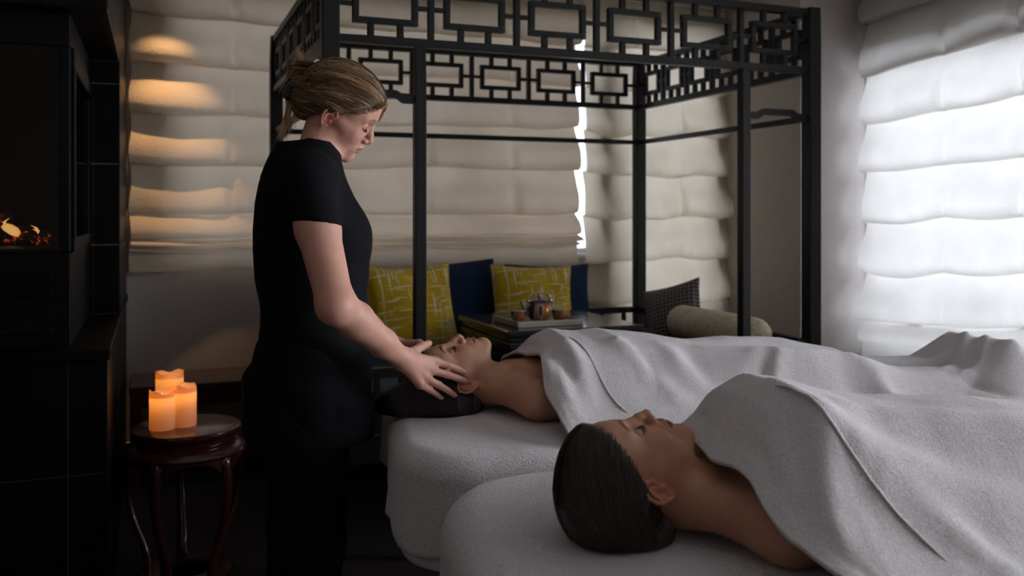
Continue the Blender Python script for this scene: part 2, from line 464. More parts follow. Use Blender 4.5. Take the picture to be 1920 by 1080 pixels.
def fret(axis, c0, c1, fix, n):
    s = (c1 - c0) / n; hz = ZT0 - ZB1; t = .011; dp = .013
    def b_(p0, p1, z0, z1, nm, d=dp):
        if axis == 'x': bar(nm, A_((p0, fix - d, z0)), A_((p1, fix + d, z1)), bw, bed)
        else: bar(nm, A_((fix - d, p0, z0)), A_((fix + d, p1, z1)), bw, bed)
    for i in range(n):
        o = c0 + i * s
        if i: b_(o - t, o + t, ZB1, ZT0, 'fret_divider')
        r0, r1 = o + .147 * s, o + .853 * s; q0, q1 = ZB1 + .20 * hz, ZT0 - .20 * hz
        b_(r0, r1, q0, q0 + 2*t, 'fret_bar'); b_(r0, r1, q1 - 2*t, q1, 'fret_bar')
        b_(r0, r0 + 2*t, q0 + 2*t, q1 - 2*t, 'fret_bar'); b_(r1 - 2*t, r1, q0 + 2*t, q1 - 2*t, 'fret_bar')
        for k in (.34, .66):
            b_(o + k*s - t, o + k*s + t, ZB1, q0, 'fret_strut', .011); b_(o + k*s - t, o + k*s + t, q1, ZT0, 'fret_strut', .011)
        zm = (q0 + q1) / 2
        b_(o + (t if i else 0), r0, zm - .008, zm + .008, 'fret_strut', .009); b_(r1, o + s - (t if i < n-1 else 0), zm - .008, zm + .008, 'fret_strut', .009)
fret('x', BX0 + pw, BX1 - pw, BY0, 6); fret('x', BX0 + pw, BX1 - pw, BY1, 6)
fret('y', BY0 + pw, BY1 - pw, BX0, 6); fret('y', BY0 + pw, BY1 - pw, BX1, 6)
# humpback brackets between each corner post and its front post
def bracket(x0, x1):
    n = 28; mb = MB(); top = []; bot = []
    for i in range(n + 1):
        t = i / n; hump = float(smoothstep(.14, .26, t) * (1 - smoothstep(.74, .86, t)))
        zc = E + .405 + .016 * hump
        top.append((x0 + (x1 - x0) * t, zc + .016)); bot.append((x0 + (x1 - x0) * t, zc - .014 + .003 * hump))
    vs_ = [(x, y - .0, z) for y in (BY0 - .012, BY0 + .012) for (x, z) in top + bot]
    m = n + 1; N = 2 * m; fs = []
    for i in range(n):
        fs += [(m + i, m + i + 1, i + 1, i), (N + i, N + i + 1, N + m + i + 1, N + m + i), (i, i + 1, N + i + 1, N + i), (N + m + i, N + m + i + 1, m + i + 1, m + i)]
    fs += [(0, N, N + m, m), (n, m + n, N + m + n, N + n)]
    o = mb.add(vs_, fs).build('humpback_bracket', bw, bed); o.location = -bed.location
bracket(BX0 + pw, PX[0] - .021); bracket(PX[1] + .021, BX1 - pw)
# low gallery rail with balusters and seat frame
ZS = E - .67                       # seat cushion top
ZR = E - .585
def low_rail(axis, c0, c1, fix, n):
    def b_(p0, p1, z0, z1, nm, d):
        if axis == 'x': bar(nm, A_((p0, fix - d, z0)), A_((p1, fix + d, z1)), bw, bed)
        else: bar(nm, A_((fix - d, p0, z0)), A_((fix + d, p1, z1)), bw, bed)
    b_(c0, c1, ZR - .018, ZR + .018, 'gallery_rail', .018)
    for i in range(n):
        p = c0 + (i + .5) * (c1 - c0) / n
        b_(p - .011, p + .011, ZS - .13, ZR - .018, 'baluster', .011)
low_rail('x', BX0 + pw, BX1 - pw, BY1, 14); low_rail('y', BY0 + pw, BY1 - pw, BX0, 10); low_rail('y', BY0 + pw, BY1 - pw, BX1, 10)
low_rail('x', BX0 + pw, PX[0] - .021, BY0, 3); low_rail('x', PX[1] + .021, BX1 - pw, BY0, 3)
bar('seat_frame', A_((BX0 + pw, BY0 - .02, ZS - .24)), A_((BX1 - pw, BY0 + .03, ZS - .13)), bw, bed)
bar('seat_frame', A_((BX0 + pw, BY1 - .03, ZS - .24)), A_((BX1 - pw, BY1 + .02, ZS - .13)), bw, bed)
bar('seat_frame', A_((BX0 - .02, BY0 + pw, ZS - .24)), A_((BX0 + .03, BY1 - pw, ZS - .13)), bw, bed)
bar('seat_frame', A_((BX1 - .03, BY0 + pw, ZS - .24)), A_((BX1 + .02, BY1 - pw, ZS - .13)), bw, bed)
bar('seat_board', A_((BX0 + .03, BY0 + .03, ZS - .16)), A_((BX1 - .03, BY1 - .03, ZS - .132)), bw, bed)

def m_velvet(name, c, sh=0.6):
    t = NT(name); v = t.coord(); n1 = t.noise(v, 18, 4); n2 = t.noise(v, 380, 2)
    t.set(Base_Color=t.ramp(n1, [(0.3, tuple(x*.75 for x in c)), (0.7, c)]), Roughness=0.85, Normal=t.bump(n2, .35, .002))
    t.b.inputs['Sheen Weight'].default_value = sh; t.b.inputs['Sheen Tint'].default_value = (*[min(1, x*4+.1) for x in c], 1)
    t.b.inputs['Specular IOR Level'].default_value = 0.15
    return t.m
M['navy'] = m_velvet('navy_velvet', (0.014, 0.029, 0.075), 0.3)
M['blue_seat'] = m_velvet('slate_blue_upholstery', (0.018, 0.028, 0.050), 0.2)
def m_yellow():
    t = NT('mustard_velvet_white_dashes')
    def dash(sc, thr, seed):
        tc = t.n('ShaderNodeTexCoord'); mp = t.n('ShaderNodeMapping'); mp.inputs['Scale'].default_value = sc; mp.inputs['Location'].default_value = (seed, seed*1.7, 0)
        t.l(tc.outputs['Object'], mp.inputs['Vector'])
        return t.ramp(t.noise(mp.outputs['Vector'], 1.0, 1.5, 0.4, 0.15), [(thr, (0, 0, 0)), (thr + .035, (1, 1, 1))])
    a = dash((75, 8, 1), .605, 3.1); b = dash((9, 80, 1), .605, 8.3); c = dash((34, 40, 1), .70, 1.3)
    m1 = t.mix(1.0, a, b, 'LIGHTEN'); m2 = t.mix(1.0, m1, c, 'LIGHTEN')
    v = t.coord(); n1 = t.noise(v, 9, 4)
    base = t.ramp(n1, [(0.3, (0.46, 0.285, 0.006)), (0.7, (0.66, 0.43, 0.010))])
    t.set(Base_Color=t.mix(t.math('MULTIPLY', m2, 0.85), base, (0.72, 0.66, 0.42)), Roughness=0.75, Normal=t.bump(t.noise(v, 300, 2), .3, .002))
    t.b.inputs['Sheen Weight'].default_value = 0.3; t.b.inputs['Specular IOR Level'].default_value = 0.2
    return t.m
M['yellow'] = m_yellow()
def m_dots():
    t = NT('taupe_cloth_dark_dots')
    w = t.n('ShaderNodeTexVoronoi'); w.inputs['Scale'].default_value = 46.0; w.inputs['Randomness'].default_value = 0.12; t.l(t.coord((1, 1, .02)), w.inputs['Vector'])
    w.voronoi_dimensions = '2D'
    c = t.ramp(w.outputs['Distance'], [(0.33, (0.018, 0.014, 0.014)), (0.42, (0.20, 0.165, 0.155))])
    t.set(Base_Color=c, Roughness=0.7, Normal=t.bump(w.outputs['Distance'], .3, .003)); return t.m
M['dots'] = m_dots()
def m_bolster():
    t = NT('cream_brocade_gold_veins'); v = t.coord()
    n1 = t.noise(v, 22, 5, .6, 1.2); n2 = t.noise(v, 9, 4)
    band = t.ramp(n1, [(0.42, (0.70, 0.64, 0.54)), (0.50, (0.52, 0.37, 0.06)), (0.58, (0.74, 0.68, 0.57))])
    t.set(Base_Color=t.mix(t.math('MULTIPLY', n2, .5), band, (0.66, 0.61, 0.53)), Roughness=0.65, Normal=t.bump(n1, .2, .003)); return t.m
M['bolster'] = m_bolster()
o = MB().cbox((-(BX1 - BX0)/2 + .05, -(BY1 - BY0)/2 + .04, 0), ((BX1 - BX0)/2 - .05, (BY1 - BY0)/2 - .04, .130), .03).build('seat_mattress', M['blue_seat'], None, loc=((BX0 + BX1)/2, (BY0 + BY1)/2, ZS - .130))
mod_bevel(o, .012, 3)
tag(o, 'flat slate blue mattress laid in the black canopy daybed', 'mattress')

def pillow(name, w, h, th, mat, loc, lean, yaw, roll, label, seed=1, group=None, cat='cushion'):
    n = 34; a = np.linspace(-1, 1, n); X, Y = np.meshgrid(a, a, indexing='ij')
    ex = (1 - 0.075 * (1 - Y**2)); ey = (1 - 0.075 * (1 - X**2))
    prof = np.clip((1 - np.abs(X)**2.4) * (1 - np.abs(Y)**2.4), 0, 1) ** 0.48
    wr = 0.05 * vnoise(X*2.6 + seed, Y*2.6 + seed*2) + .025 * vnoise(X*6 + seed, Y*6)
    mb = MB(); V = []; F = []
    for s in (1, -1):
        Z = s * th/2 * prof * (1 + wr)
        V.append(np.stack([X * ex * w/2, Y * ey * h/2, Z], -1).reshape(-1, 3))
    V = np.concatenate(V)
    for s in (0, 1):
        o_ = s * n * n
        for i in range(n-1):
            for j in range(n-1):
                q = (o_+i*n+j, o_+(i+1)*n+j, o_+(i+1)*n+j+1, o_+i*n+j+1); F.append(q if s == 0 else q[::-1])
    root = empty(name, loc); root.rotation_mode = 'XYZ'
    Rm = Matrix.Rotation(math.radians(yaw), 4, 'Z') @ Matrix.Rotation(math.radians(90 - lean), 4, 'X') @ Matrix.Rotation(math.radians(roll), 4, 'Z')
    root.rotation_euler = Rm.to_euler()
    mb.add(V, F).build('cover', mat, root, smooth=True)
    edge = [(-1 + 2*i/24, -1) for i in range(24)] + [(1, -1 + 2*i/24) for i in range(24)] + [(1 - 2*i/24, 1) for i in range(24)] + [(-1, 1 - 2*i/24) for i in range(25)]
    MB().tube([(x*(1-.075*(1-y*y))*w/2, y*(1-.075*(1-x*x))*h/2, 0) for x, y in edge], .0035, 6, False).build('piping', mat, root, smooth=True)
    return tag(root, label, cat, group)
pillow('throw_cushion', .43, .41, .15, M['yellow'], P(773, 577, 4.13), 16, 6, 2, 'mustard cushion with white dashes, tall, leaning beside the front post', 2)
pillow('throw_cushion', .455, .38, .14, M['yellow'], P(1000, 565, 4.36), 14, 0, -2, 'mustard cushion with white dashes behind the tea tray', 5)
pillow('back_cushion', .70, .385, .16, M['navy'], P(815, 563, 4.52), 12, 0, 3, 'wide navy velvet cushion behind the mustard cushion by the post', 7)
pillow('back_cushion', .50, .385, .16, M['navy'], P(1030, 561, 4.54), 12, 0, -1, 'square navy velvet cushion behind the tea tray cushion', 9)
pillow('dotted_cushion', .34, .34, .12, M['dots'], P(1262, 588, 4.24), 24, -62, 18, 'taupe cushion with dark dots tilted against the bolster', 4)
# bolster
b = MB(); L2, R2 = .365, .088
prof = [(.004, -L2)] + [(R2 * math.sin(t*math.pi/2)**.8, -L2 + .075*(1 - math.cos(t*math.pi/2))) for t in np.linspace(.15, 1, 8)] + [(R2*1.02, 0)] + [(R2 * math.sin(t*math.pi/2)**.8, L2 - .075*(1 - math.cos(t*math.pi/2))) for t in np.linspace(1, .15, 8)] + [(.004, L2)]
rt = empty('bolster', (2.575, 3.79, ZS + R2)); rt.rotation_euler = (math.radians(90), 0, math.radians(1))
b.lathe(prof, 36).build('cover', M['bolster'], rt, smooth=True)
for s in (-1, 1): MB().lathe([(.012, s*(L2 - .004)), (.016, s*(L2 + .003)), (.006, s*(L2 + .008))][::s], 14).build('end_button', M['bolster'], rt, smooth=True)
tag(rt, 'cream bolster cushion with gold vein pattern at the daybed end', 'bolster')

# ------------------------------------------------------------------ low tea table with tray and tea set
TX0, TX1, TY0, TY1, TZ = 1.33, 1.955, 3.42, 4.07, E - .49
tt = tag(empty('tea_table', ((TX0+TX1)/2, (TY0+TY1)/2, ZS)), 'low black lacquered tea table standing on the daybed', 'table')
M['tea_black'] = m_wood('polished_black_lacquer', (0.008, 0.008, 0.009), (0.014, 0.013, 0.013), 0.16, 0.5, (8, 1, 1))
hx, hy, ht = (TX1-TX0)/2, (TY1-TY0)/2, TZ - ZS
for x0, x1 in ((-hx, .02), (.024, hx)):
    mod_bevel(MB().box((x0, -hy, ht - .026), (x1, hy, ht)).build('table_leaf', M['tea_black'], tt), .006, 3)
for k, (ins, z0, z1) in enumerate(((.018, ht - .05, ht - .0265), (.010, ht - .076, ht - .0505), (.022, ht - .115, ht - .0765))):
    mod_bevel(MB().box((-hx + ins, -hy + ins, z0), (hx - ins, hy - ins, z1)).build('table_tier', M['tea_black'], tt), .004, 2)
for sx in (-1, 1):
    for sy in (-1, 1):
        MB().cbox((sx*(hx - .06) - .03, sy*(hy - .06) - .03, .002), (sx*(hx - .06) + .03, sy*(hy - .06) + .03, ht - .116)).build('leg', M['tea_black'], tt)
M['tray'] = m_wood('pale_ash_tray', (0.30, 0.26, 0.21), (0.38, 0.34, 0.28), 0.45, 0.1, (1, 12, 12))
tl = PZ(930, 598, TZ + .02)
TRX, TRY = 1.555, 3.64
tr = tag(empty('serving_tray', (TRX, TRY, TZ)), 'pale wooden tray with teapot and cups on the black tea table', 'tray')
tr.rotation_euler = (0, 0, math.radians(2))
sx, sy = .155, .135
MB().cbox((-sx, -sy, 0), (sx, sy, .012)).build('tray_base', M['tray'], tr)
for a, b_ in (((-sx, -sy, .012), (sx, -sy + .010, .026)), ((-sx, sy - .010, .012), (sx, sy, .026)), ((-sx, -sy + .010, .012), (-sx + .010, sy - .010, .026)), ((sx - .010, -sy + .010, .012), (sx, sy - .010, .026))):
    MB().cbox(a, b_, .002).build('tray_rim', M['tray'], tr)
def m_china():
    t = NT('gilt_plum_china'); v = t.coord((1, 1, .35))
    w = t.n('ShaderNodeTexVoronoi'); w.inputs['Scale'].default_value = 26; t.l(v, w.inputs['Vector'])
    n1 = t.noise(t.coord((1, 1, .2)), 17, 2, .4)
    c = t.ramp(n1, [(0.42, (0.045, 0.022, 0.055)), (0.47, (0.55, 0.42, 0.28)), (0.53, (0.34, 0.17, 0.035)), (0.66, (0.40, 0.12, 0.045))])
    t.set(Base_Color=t.mix(t.math('MULTIPLY', w.outputs['Distance'], .5), c, (0.10, 0.05, 0.03)), Roughness=0.18, Metallic=0.25); return t.m
M['china'] = m_china()
M['gilt'] = plain('polished_gilt', (0.55, 0.48, 0.40), 0.16, 0.9, var=0.1)
M['china_in'] = plain('white_glaze', (0.72, 0.70, 0.66), 0.2, var=0.03)
M['purple'] = plain('violet_glaze', (0.10, 0.07, 0.17), 0.2, var=0.1)
M['celadon'] = plain('grey_green_glaze', (0.16, 0.19, 0.16), 0.2, var=0.1)
tz = TZ + .0125
tp = tag(empty('teapot', (TRX + .012, TRY + .01, tz)), 'gilt and plum teapot with overhead handle on the tray', 'teapot')
k = 1.0
pr = [(.001, 0), (.036, 0), (.040, .004), (.054, .024), (.058, .044), (.053, .062), (.044, .074), (.040, .077), (.001, .077)]
MB().lathe(pr, 32).build('pot_body', M['china'], tp, auto=50)
ld = MB().lathe([(.001, .0775), (.043, .0775), (.044, .082), (.034, .088), (.014, .092), (.001, .092)], 28).build('lid', M['purple'], tp, auto=50)
MB().lathe([(.001, .092), (.006, .0925), (.0055, .097), (.010, .102), (.0105, .108), (.006, .113), (.001, .114)], 16).build('knob', M['gilt'], ld, smooth=True)
pa = [Vector((-.050, 0, .028)), Vector((-.066, 0, .040)), Vector((-.076, 0, .060)), Vector((-.082, 0, .078)), Vector((-.090, 0, .086))]
MB().tube(pa, [.013, .011, .0085, .0068, .0055], 12, True, 1, (0, 1, 0)).build('spout', M['celadon'], tp, smooth=True)
hp = [Vector((.052 * math.cos(t), 0, .088 + .028 * abs(math.sin(t)) ** .55)) for t in np.linspace(0, math.pi, 19)]
hd = MB().tube(hp, .0042, 8, True, 1, (0, 1, 0)).build('handle', M['gilt'], tp, smooth=True)
for s in (-1, 1): MB().lathe([(.001, .072), (.008, .074), (.010, .084), (.008, .093), (.001, .095)], 12, (s*.052, 0, 0)).build('handle_lug', M['gilt'], hd, smooth=True)
for (x, y, lb) in ((-.085, .02, 'gilt china tea cup by the teapot spout'), (.100, -.01, 'gilt china tea cup by the bare tray end')):
    c = tag(empty('tea_cup', (TRX + x, TRY + y, tz)), lb, 'cup')
    MB().lathe([(.001, 0), (.022, 0), (.027, .004), (.031, .020), (.0325, .042), (.0305, .042), (.0290, .020), (.024, .008), (.001, .007)], 28).build('cup_body', M['china'], c, auto=50)
    MB().lathe([(.0305, .0425), (.0328, .0425), (.0328, .0450), (.0303, .0450), (.0303, .0425)], 28).build('rim', M['china_in'], c, smooth=True)

# ------------------------------------------------------------------ fireplace of black slate
fp = tag(empty('fireplace', (-0.9, 3.9, 0)), 'black slate tiled fireplace with a glass corner firebox', 'fireplace')
fo = fp.location
FU, FV, FCV = -0.132, 2.97, 3.98
ZL, ZH = E - .415, E + .602
def fbox(name, a, b, mat, parent=fp, ch=None):
    a = Vector(a) - fo; b = Vector(b) - fo
    mb = MB().cbox(a, b, ch) if ch else MB().box(a, b)
    return mb.build(name, mat, parent)
g = .008
fbox('base_core', (-2.28, FV + g, 0.0), (FU - g, YB - .02, ZL - .03), M['grout'])
fbox('column_core', (-2.28, FCV + g, ZL), (FU - g, YB - .02, ZC), M['grout'])
fbox('hood_core', (-2.28, FV + g, ZH + .012), (FU - g, FCV + g, ZC), M['grout'])
fbox('ledge_slab', (-2.28, FV - .012, ZL - .03), (FU + .008, YB - .02, ZL), M['slate'], ch=.003)
fbox('hood_soffit', (-2.28, FV + .001, ZH), (FU - .001, FCV + .006, ZH + .0125), M['slate'], ch=.002)
def tile(a, b): return fbox('tile', a, b, M['slate'], ch=.0012)
def tiles(face, h0, h1, hs, vs_):
    """hs: seams along the face, vs_: seams up"""
    q = .0022
    for i in range(len(hs) - 1):
        for j in range(len(vs_) - 1):
            p0, p1, z0, z1 = hs[i] + q, hs[i+1] - q, vs_[j] + q, vs_[j+1] - q
            if face == 'front': tile((p0, h0, z0), (p1, h1, z1))
            else: tile((h0, p0, z0), (h1, p1, z1))
cols = [-2.28, -1.70, -1.20, -.85, FU - .107, FU]
tiles('front', FV, FV + g, cols, [0.0, .165, .495, ZL - .03])
tiles('side', FU - g, FU, [FV + g, 3.53, 4.09, 4.65, YB - .02], [0.0, .165, .495, ZL - .03])
tiles('front', FCV, FCV + g, [-1.5, -.9, FU - .095, FU], [ZL, 1.143, 1.468, 1.79, ZH])
tiles('side', FU - g, FU, [FCV + g, 4.45, YB - .02], [ZL, 1.143, 1.468, 1.79, 2.115, 2.44, ZC])
tiles('front', FV, FV + g, [-2.28, -1.4, -.8, FU - .16, FU], [ZH, 2.30, ZC])
tiles('side', FU - g, FU, [FV + g, 3.50, FCV + g], [ZH, 2.30, ZC])
# firebox
GU, GV = -.240, 3.075
bm_ = M['black_metal']
ZF = E - .115                      # fire floor
fbox('firebox_base', (-2.2, GV, ZL), (GU, FCV, ZF - .012), bm_, ch=.004)
fbox('firebox_back', (-2.2, FCV - .03, ZF), (GU - .03, FCV - .004, ZH - .10), bm_)
fbox('firebox_floor', (-2.2, GV + .02, ZF - .012), (GU - .02, FCV, ZF), bm_)
fbox('firebox_roof', (-2.2, GV, ZH - .10), (GU, FCV, ZH), bm_, ch=.004)
fbox('corner_post', (GU - .030, GV, ZF - .012), (GU, GV + .030, ZH - .10), bm_, ch=.004)
fbox('back_post', (GU - .028, FCV - .05, ZF - .012), (GU, FCV, ZH - .10), bm_, ch=.004)
fr = fbox('side_frame', (GU - .004, GV + .03, ZF - .012), (GU + .010, FCV - .05, ZF + .03), bm_, ch=.003)
fbox('side_frame', (GU - .004, GV + .03, ZH - .16), (GU + .010, FCV - .05, ZH - .10), bm_, ch=.003)
fbox('side_frame', (GU + .001, GV + .03, ZF + .03), (GU + .012, GV + .055, ZH - .16), bm_, ch=.003)
fbox('glass_pane', (GU - .012, GV + .03, ZF - .01), (GU - .007, FCV - .05, ZH - .10), M['fire_glass'])
fbox('glass_pane', (-2.2, GV + .010, ZF - .01), (GU - .03, GV + .015, ZH - .10), M['fire_glass'])
for kz in range(4):
    fbox('vent_slat', (-2.1, GV - .008, ZL + .045 + kz*.055), (GU - .05, GV + .001, ZL + .060 + kz*.055), bm_, ch=.002)
# embers, logs and flames
def m_log():
    t = NT('charred_log'); v = t.coord(); n1 = t.noise(v, 26, 5, .7); n2 = t.noise(v, 60, 3)
    e = t.ramp(n1, [(0.56, (0, 0, 0)), (0.64, (0.9, 0.10, 0.02)), (0.74, (1.0, 0.45, 0.12))])
    t.set(Base_Color=t.ramp(n2, [(0.3, (0.010, 0.009, 0.010)), (0.7, (0.05, 0.045, 0.05))]), Roughness=0.9, Emission_Color=e)
    t.b.inputs['Emission Strength'].default_value = 1.1; t.set(Normal=t.bump(n2, .8, .01)); return t.m
M['log'] = m_log()
def m_flame():
    t = NT('gas_flame'); e = t.n('ShaderNodeEmission'); lw = t.n('ShaderNodeLayerWeight'); lw.inputs[0].default_value = .35
    t.l(t.ramp(lw.outputs['Facing'], [(0.0, (1.0, 0.62, 0.22)), (0.7, (1.0, 0.30, 0.05)), (1.0, (0.5, 0.08, 0.01))]), e.inputs[0]); e.inputs[1].default_value = 1.6
    t.l(e.outputs[0], t.out.inputs['Surface']); return t.m
M['flame'] = m_flame()
fire = tag(empty('gas_fire', P(8, 452, 3.42)), 'glowing log fire burning inside the black firebox', 'fire')
fire.location.z = ZF
rg = random.Random(4)
for i, (x, y, z, a, r, L) in enumerate(((.0, .0, .035, 15, .030, .13), (-.14, .04, .03, -30, .034, .16), (.07, -.03, .022, 75, .022, .09), (-.05, .05, .085, -12, .026, .13), (.10, .04, .02, 40, .018, .07), (-.24, .0, .03, 10, .034, .16))):
    d = Vector((math.cos(math.radians(a)), math.sin(math.radians(a)), rg.uniform(-.1, .35)))
    c = Vector((x, y, z)); pts = [c + d * L * (t - .5) + Vector((rg.uniform(-.004, .004), 0, rg.uniform(-.004, .004))) for t in np.linspace(0, 1, 6)]
    MB().tube(pts, [r * rg.uniform(.8, 1.1) for _ in pts], 9).build('log', M['log'], fire, smooth=True)
for i in range(26):
    x, y, r = rg.uniform(-.3, .15), rg.uniform(-.07, .07), rg.uniform(.010, .022)
    MB().lathe([(.001, -r*.7), (r*.8, -r*.4), (r, .1*r), (r*.6, r*.6), (.001, r*.8)], 7, (x, y, r*.6)).build('ember', M['log'], fire)
for (x, y, z, h, w) in ((-.045, .0, .06, .17, .030), (-.09, .03, .05, .20, .034), (.020, -.02, .03, .06, .018), (-.17, .02, .05, .15, .03), (-.24, .0, .05, .18, .03), (.075, .05, .02, .045, .014)):
    pts = [Vector((x + .018 * math.sin(t * 5 + x * 60), y + .008 * math.cos(t * 4), z + h * t)) for t in np.linspace(0, 1, 9)]
    MB().tube(pts, [w * (math.sin(math.pi * min(1, t * .8 + .22)) ** 1.0) * (1 - t ** 3) + .0006 for t in np.linspace(0, 1, 9)], 9).build('flame', M['flame'], fire, smooth=True)
fl = bpy.data.lights.new('fire_light', 'POINT'); fl.energy = 0.35; fl.color = (1, .45, .15); fl.shadow_soft_size = .08
flo = bpy.data.objects.new('fire_light', fl); COL.objects.link(flo); flo.location = Vector((-.08, 0, .22)) ; flo.parent = fire

# ------------------------------------------------------------------ low oxblood bench with caned front, lacquer stool, candles
def m_cane():
    t = NT('woven_cane'); v = t.coord((1, 1, 1))
    w = t.n('ShaderNodeTexVoronoi'); w.inputs['Scale'].default_value = 70; w.inputs['Randomness'].default_value = 0; t.l(v, w.inputs['Vector'])
    t.set(Base_Color=t.ramp(w.outputs['Distance'], [(0.35, (0.01, 0.007, 0.006)), (0.5, (0.10, 0.06, 0.035))]), Roughness=.6); return t.m
M['cane'] = m_cane()
bn = tag(empty('caned_bench', (.20, 4.68, 0)), 'low oxblood wooden bench with caned front beneath the oatmeal shade', 'bench')
BH = .472
MB().cbox((-.31, -.20, BH - .035), (.34, .20, BH)).build('bench_top', M['lacquer'], bn)
for sx_ in (-.285, .315):
    for sy_ in (-.175, .175):
        MB().cbox((sx_ - .022, sy_ - .022, 0), (sx_ + .022, sy_ + .022, BH - .035)).build('leg', M['lacquer'], bn)
MB().cbox((-.262, -.190, BH - .10), (.292, -.165, BH - .036)).build('apron', M['lacquer'], bn)
MB().cbox((-.262, -.190, .10), (.292, -.165, .20)).build('lower_rail', M['lacquer'], bn)
MB().cbox((-.262, -.182, .201), (.292, -.172, BH - .101)).build('cane_panel', M['cane'], bn)

HS = .530; STC = PZ(350, 797, HS)
st = tag(empty('drum_stool', (STC[0], STC[1], 0)), 'round oxblood lacquer drum stool with curved legs holding the candles', 'stool')
RT = .184
MB().lathe([(.001, HS - .026), (RT - .012, HS - .026), (RT - .002, HS - .020), (RT, HS - .012), (RT - .002, HS - .003), (RT - .008, HS), (.001, HS)], 64).build('seat', M['lacquer'], st, auto=40)
MB().lathe([(.001, HS - .052), (RT - .022, HS - .052), (RT - .018, HS - .046), (RT - .018, HS - .030), (RT - .024, HS - .0265), (.001, HS - .0265)], 64).build('neck_ring', M['lacquer'], st, auto=40)
MB().lathe([(.12, HS - .085), (RT + .018, HS - .085), (RT + .022, HS - .078), (RT + .010, HS - .062), (RT - .020, HS - .0525), (.12, HS - .0525)], 64).build('shoulder', M['lacquer'], st, auto=40)
nl = 5
for i in range(nl):
    w0 = math.radians(22) + 2 * math.pi * i / nl
    d = Vector((math.cos(w0), math.sin(w0), 0)); pts = []; rr = []
    for t in np.linspace(0, 1, 15):
        r = RT + .000 + .020 * math.sin(math.pi * min(1, t * 1.35)) - .075 * t ** 2 + .022 * max(0, t - .88) * 8
        pts.append(d * r + Vector((0, 0, (HS - .08) * (1 - t) + .012 * t))); rr.append(.026 - .010 * math.sin(math.pi * t * .95) + .004 * (t > .93))
    MB().tube(pts, rr, 10, True, .72, tuple(d)).build('leg', M['lacquer'], st, smooth=True)
    # cusped apron between legs
    mb = MB(); n = 16; a0 = w0 + .13; a1 = w0 + 2 * math.pi / nl - .13; V_ = []
    for j in range(n + 1):
        t = j / n; a = a0 + (a1 - a0) * t; dr = .012 + .040 * abs(2*t - 1) ** 3
        for rad in (RT + .012, RT + .002):
            for z in (HS - .084, HS - .084 - dr): V_.append((rad * math.cos(a), rad * math.sin(a), z))
    F_ = []
    for j in range(n):
        b0, b1 = j*4, j*4+4
        F_ += [(b0, b0+1, b1+1, b1), (b0+2, b1+2, b1+3, b0+3), (b0+1, b0+3, b1+3, b1+1)]
    mb.add(V_, F_).build('apron', M['lacquer'], st, smooth=False)
MB().lathe([(.085, .012), (.150, .012), (.158, .020), (.150, .030), (.085, .030), (.085, .012)], 48).build('foot_ring', M['lacquer'], st, auto=40)

def m_wax():
    t = NT('lit_candle_wax'); v = t.coord(); n1 = t.noise(v, 20, 3)
    c = t.ramp(n1, [(0.3, (0.78, 0.52, 0.40)), (0.7, (0.85, 0.60, 0.47))])
    t.set(Base_Color=c, Roughness=.45); tr = t.n('ShaderNodeBsdfTranslucent'); tr.inputs[0].default_value = (1.0, 0.62, 0.26, 1)
    mx = t.n('ShaderNodeMixShader'); mx.inputs[0].default_value = .6
    t.l(t.b.outputs[0], mx.inputs[1]); t.l(tr.outputs[0], mx.inputs[2]); t.l(mx.outputs[0], t.out.inputs['Surface']); return t.m
M['wax'] = m_wax()
M['wick'] = plain('burnt_wick', (0.02, 0.015, 0.012), .9)
def candle(px, D, r, h, label, seed):
    X = (px - 960) * D / FPX; pos = Vector((X * CT + D * ST, -X * ST + D * CT, HS + .0005))
    root = tag(empty('pillar_candle', pos), label, 'candle')
    rg_ = random.Random(seed); p1, p2 = rg_.uniform(0, 6), rg_.uniform(0, 6)
    fn = lambda w, rr_, z: (.0055 * math.sin(2*w + p1) + .003 * math.sin(5*w + p2)) if z > h - .012 and rr_ > r * .8 else 0
    prof = [(.001, 0), (r*.97, 0), (r, .004), (r*1.005, h*.25), (r*.99, h*.5), (r, h*.75), (r*.995, h - .014), (r*.985, h - .003), (r*.95, h), (r*.90, h - .002), (r*.87, h - .014), (r*.80, h - .022), (.001, h - .024)]
    MB().lathe(prof, 40, (0, 0, 0), fn).build('wax', M['wax'], root, auto=60)
    MB().tube([(0, 0, h - .026), (0, 0, h - .016), (.001, 0, h - .008)], .0012, 6).build('wick', M['wick'], root)
    MB().lathe([(.0006, h - .022), (.0026, h - .019), (.0030, h - .016), (.0018, h - .011), (.0004, h - .007)], 10).build('flame', M['flame'], root, smooth=True)
    for nm, z, e in (('candle_glow', h - .024, CANDLE_W), ('candle_flame_light', h + .012, CANDLE_W * .25)):
        l = bpy.data.lights.new(nm, 'POINT'); l.energy = e; l.color = (1, .66, .26); l.shadow_soft_size = .012
        lo_ = bpy.data.objects.new(nm, l); COL.objects.link(lo_); lo_.location = (0, 0, z); lo_.parent = root
CANDLE_W = 0.11
D0 = STC[0] * ST + STC[1] * CT
candle(304, D0 - .055, .042, .131, 'short lit pillar candle with a dipping rim beside the bare stool edge', 1)
candle(345, D0 - .005, .042, .138, 'short lit pillar candle with a notched rim, brightest of the three', 2)
candle(318, D0 + .082, .048, .172, 'tall lit pillar candle standing behind the two short ones', 3)

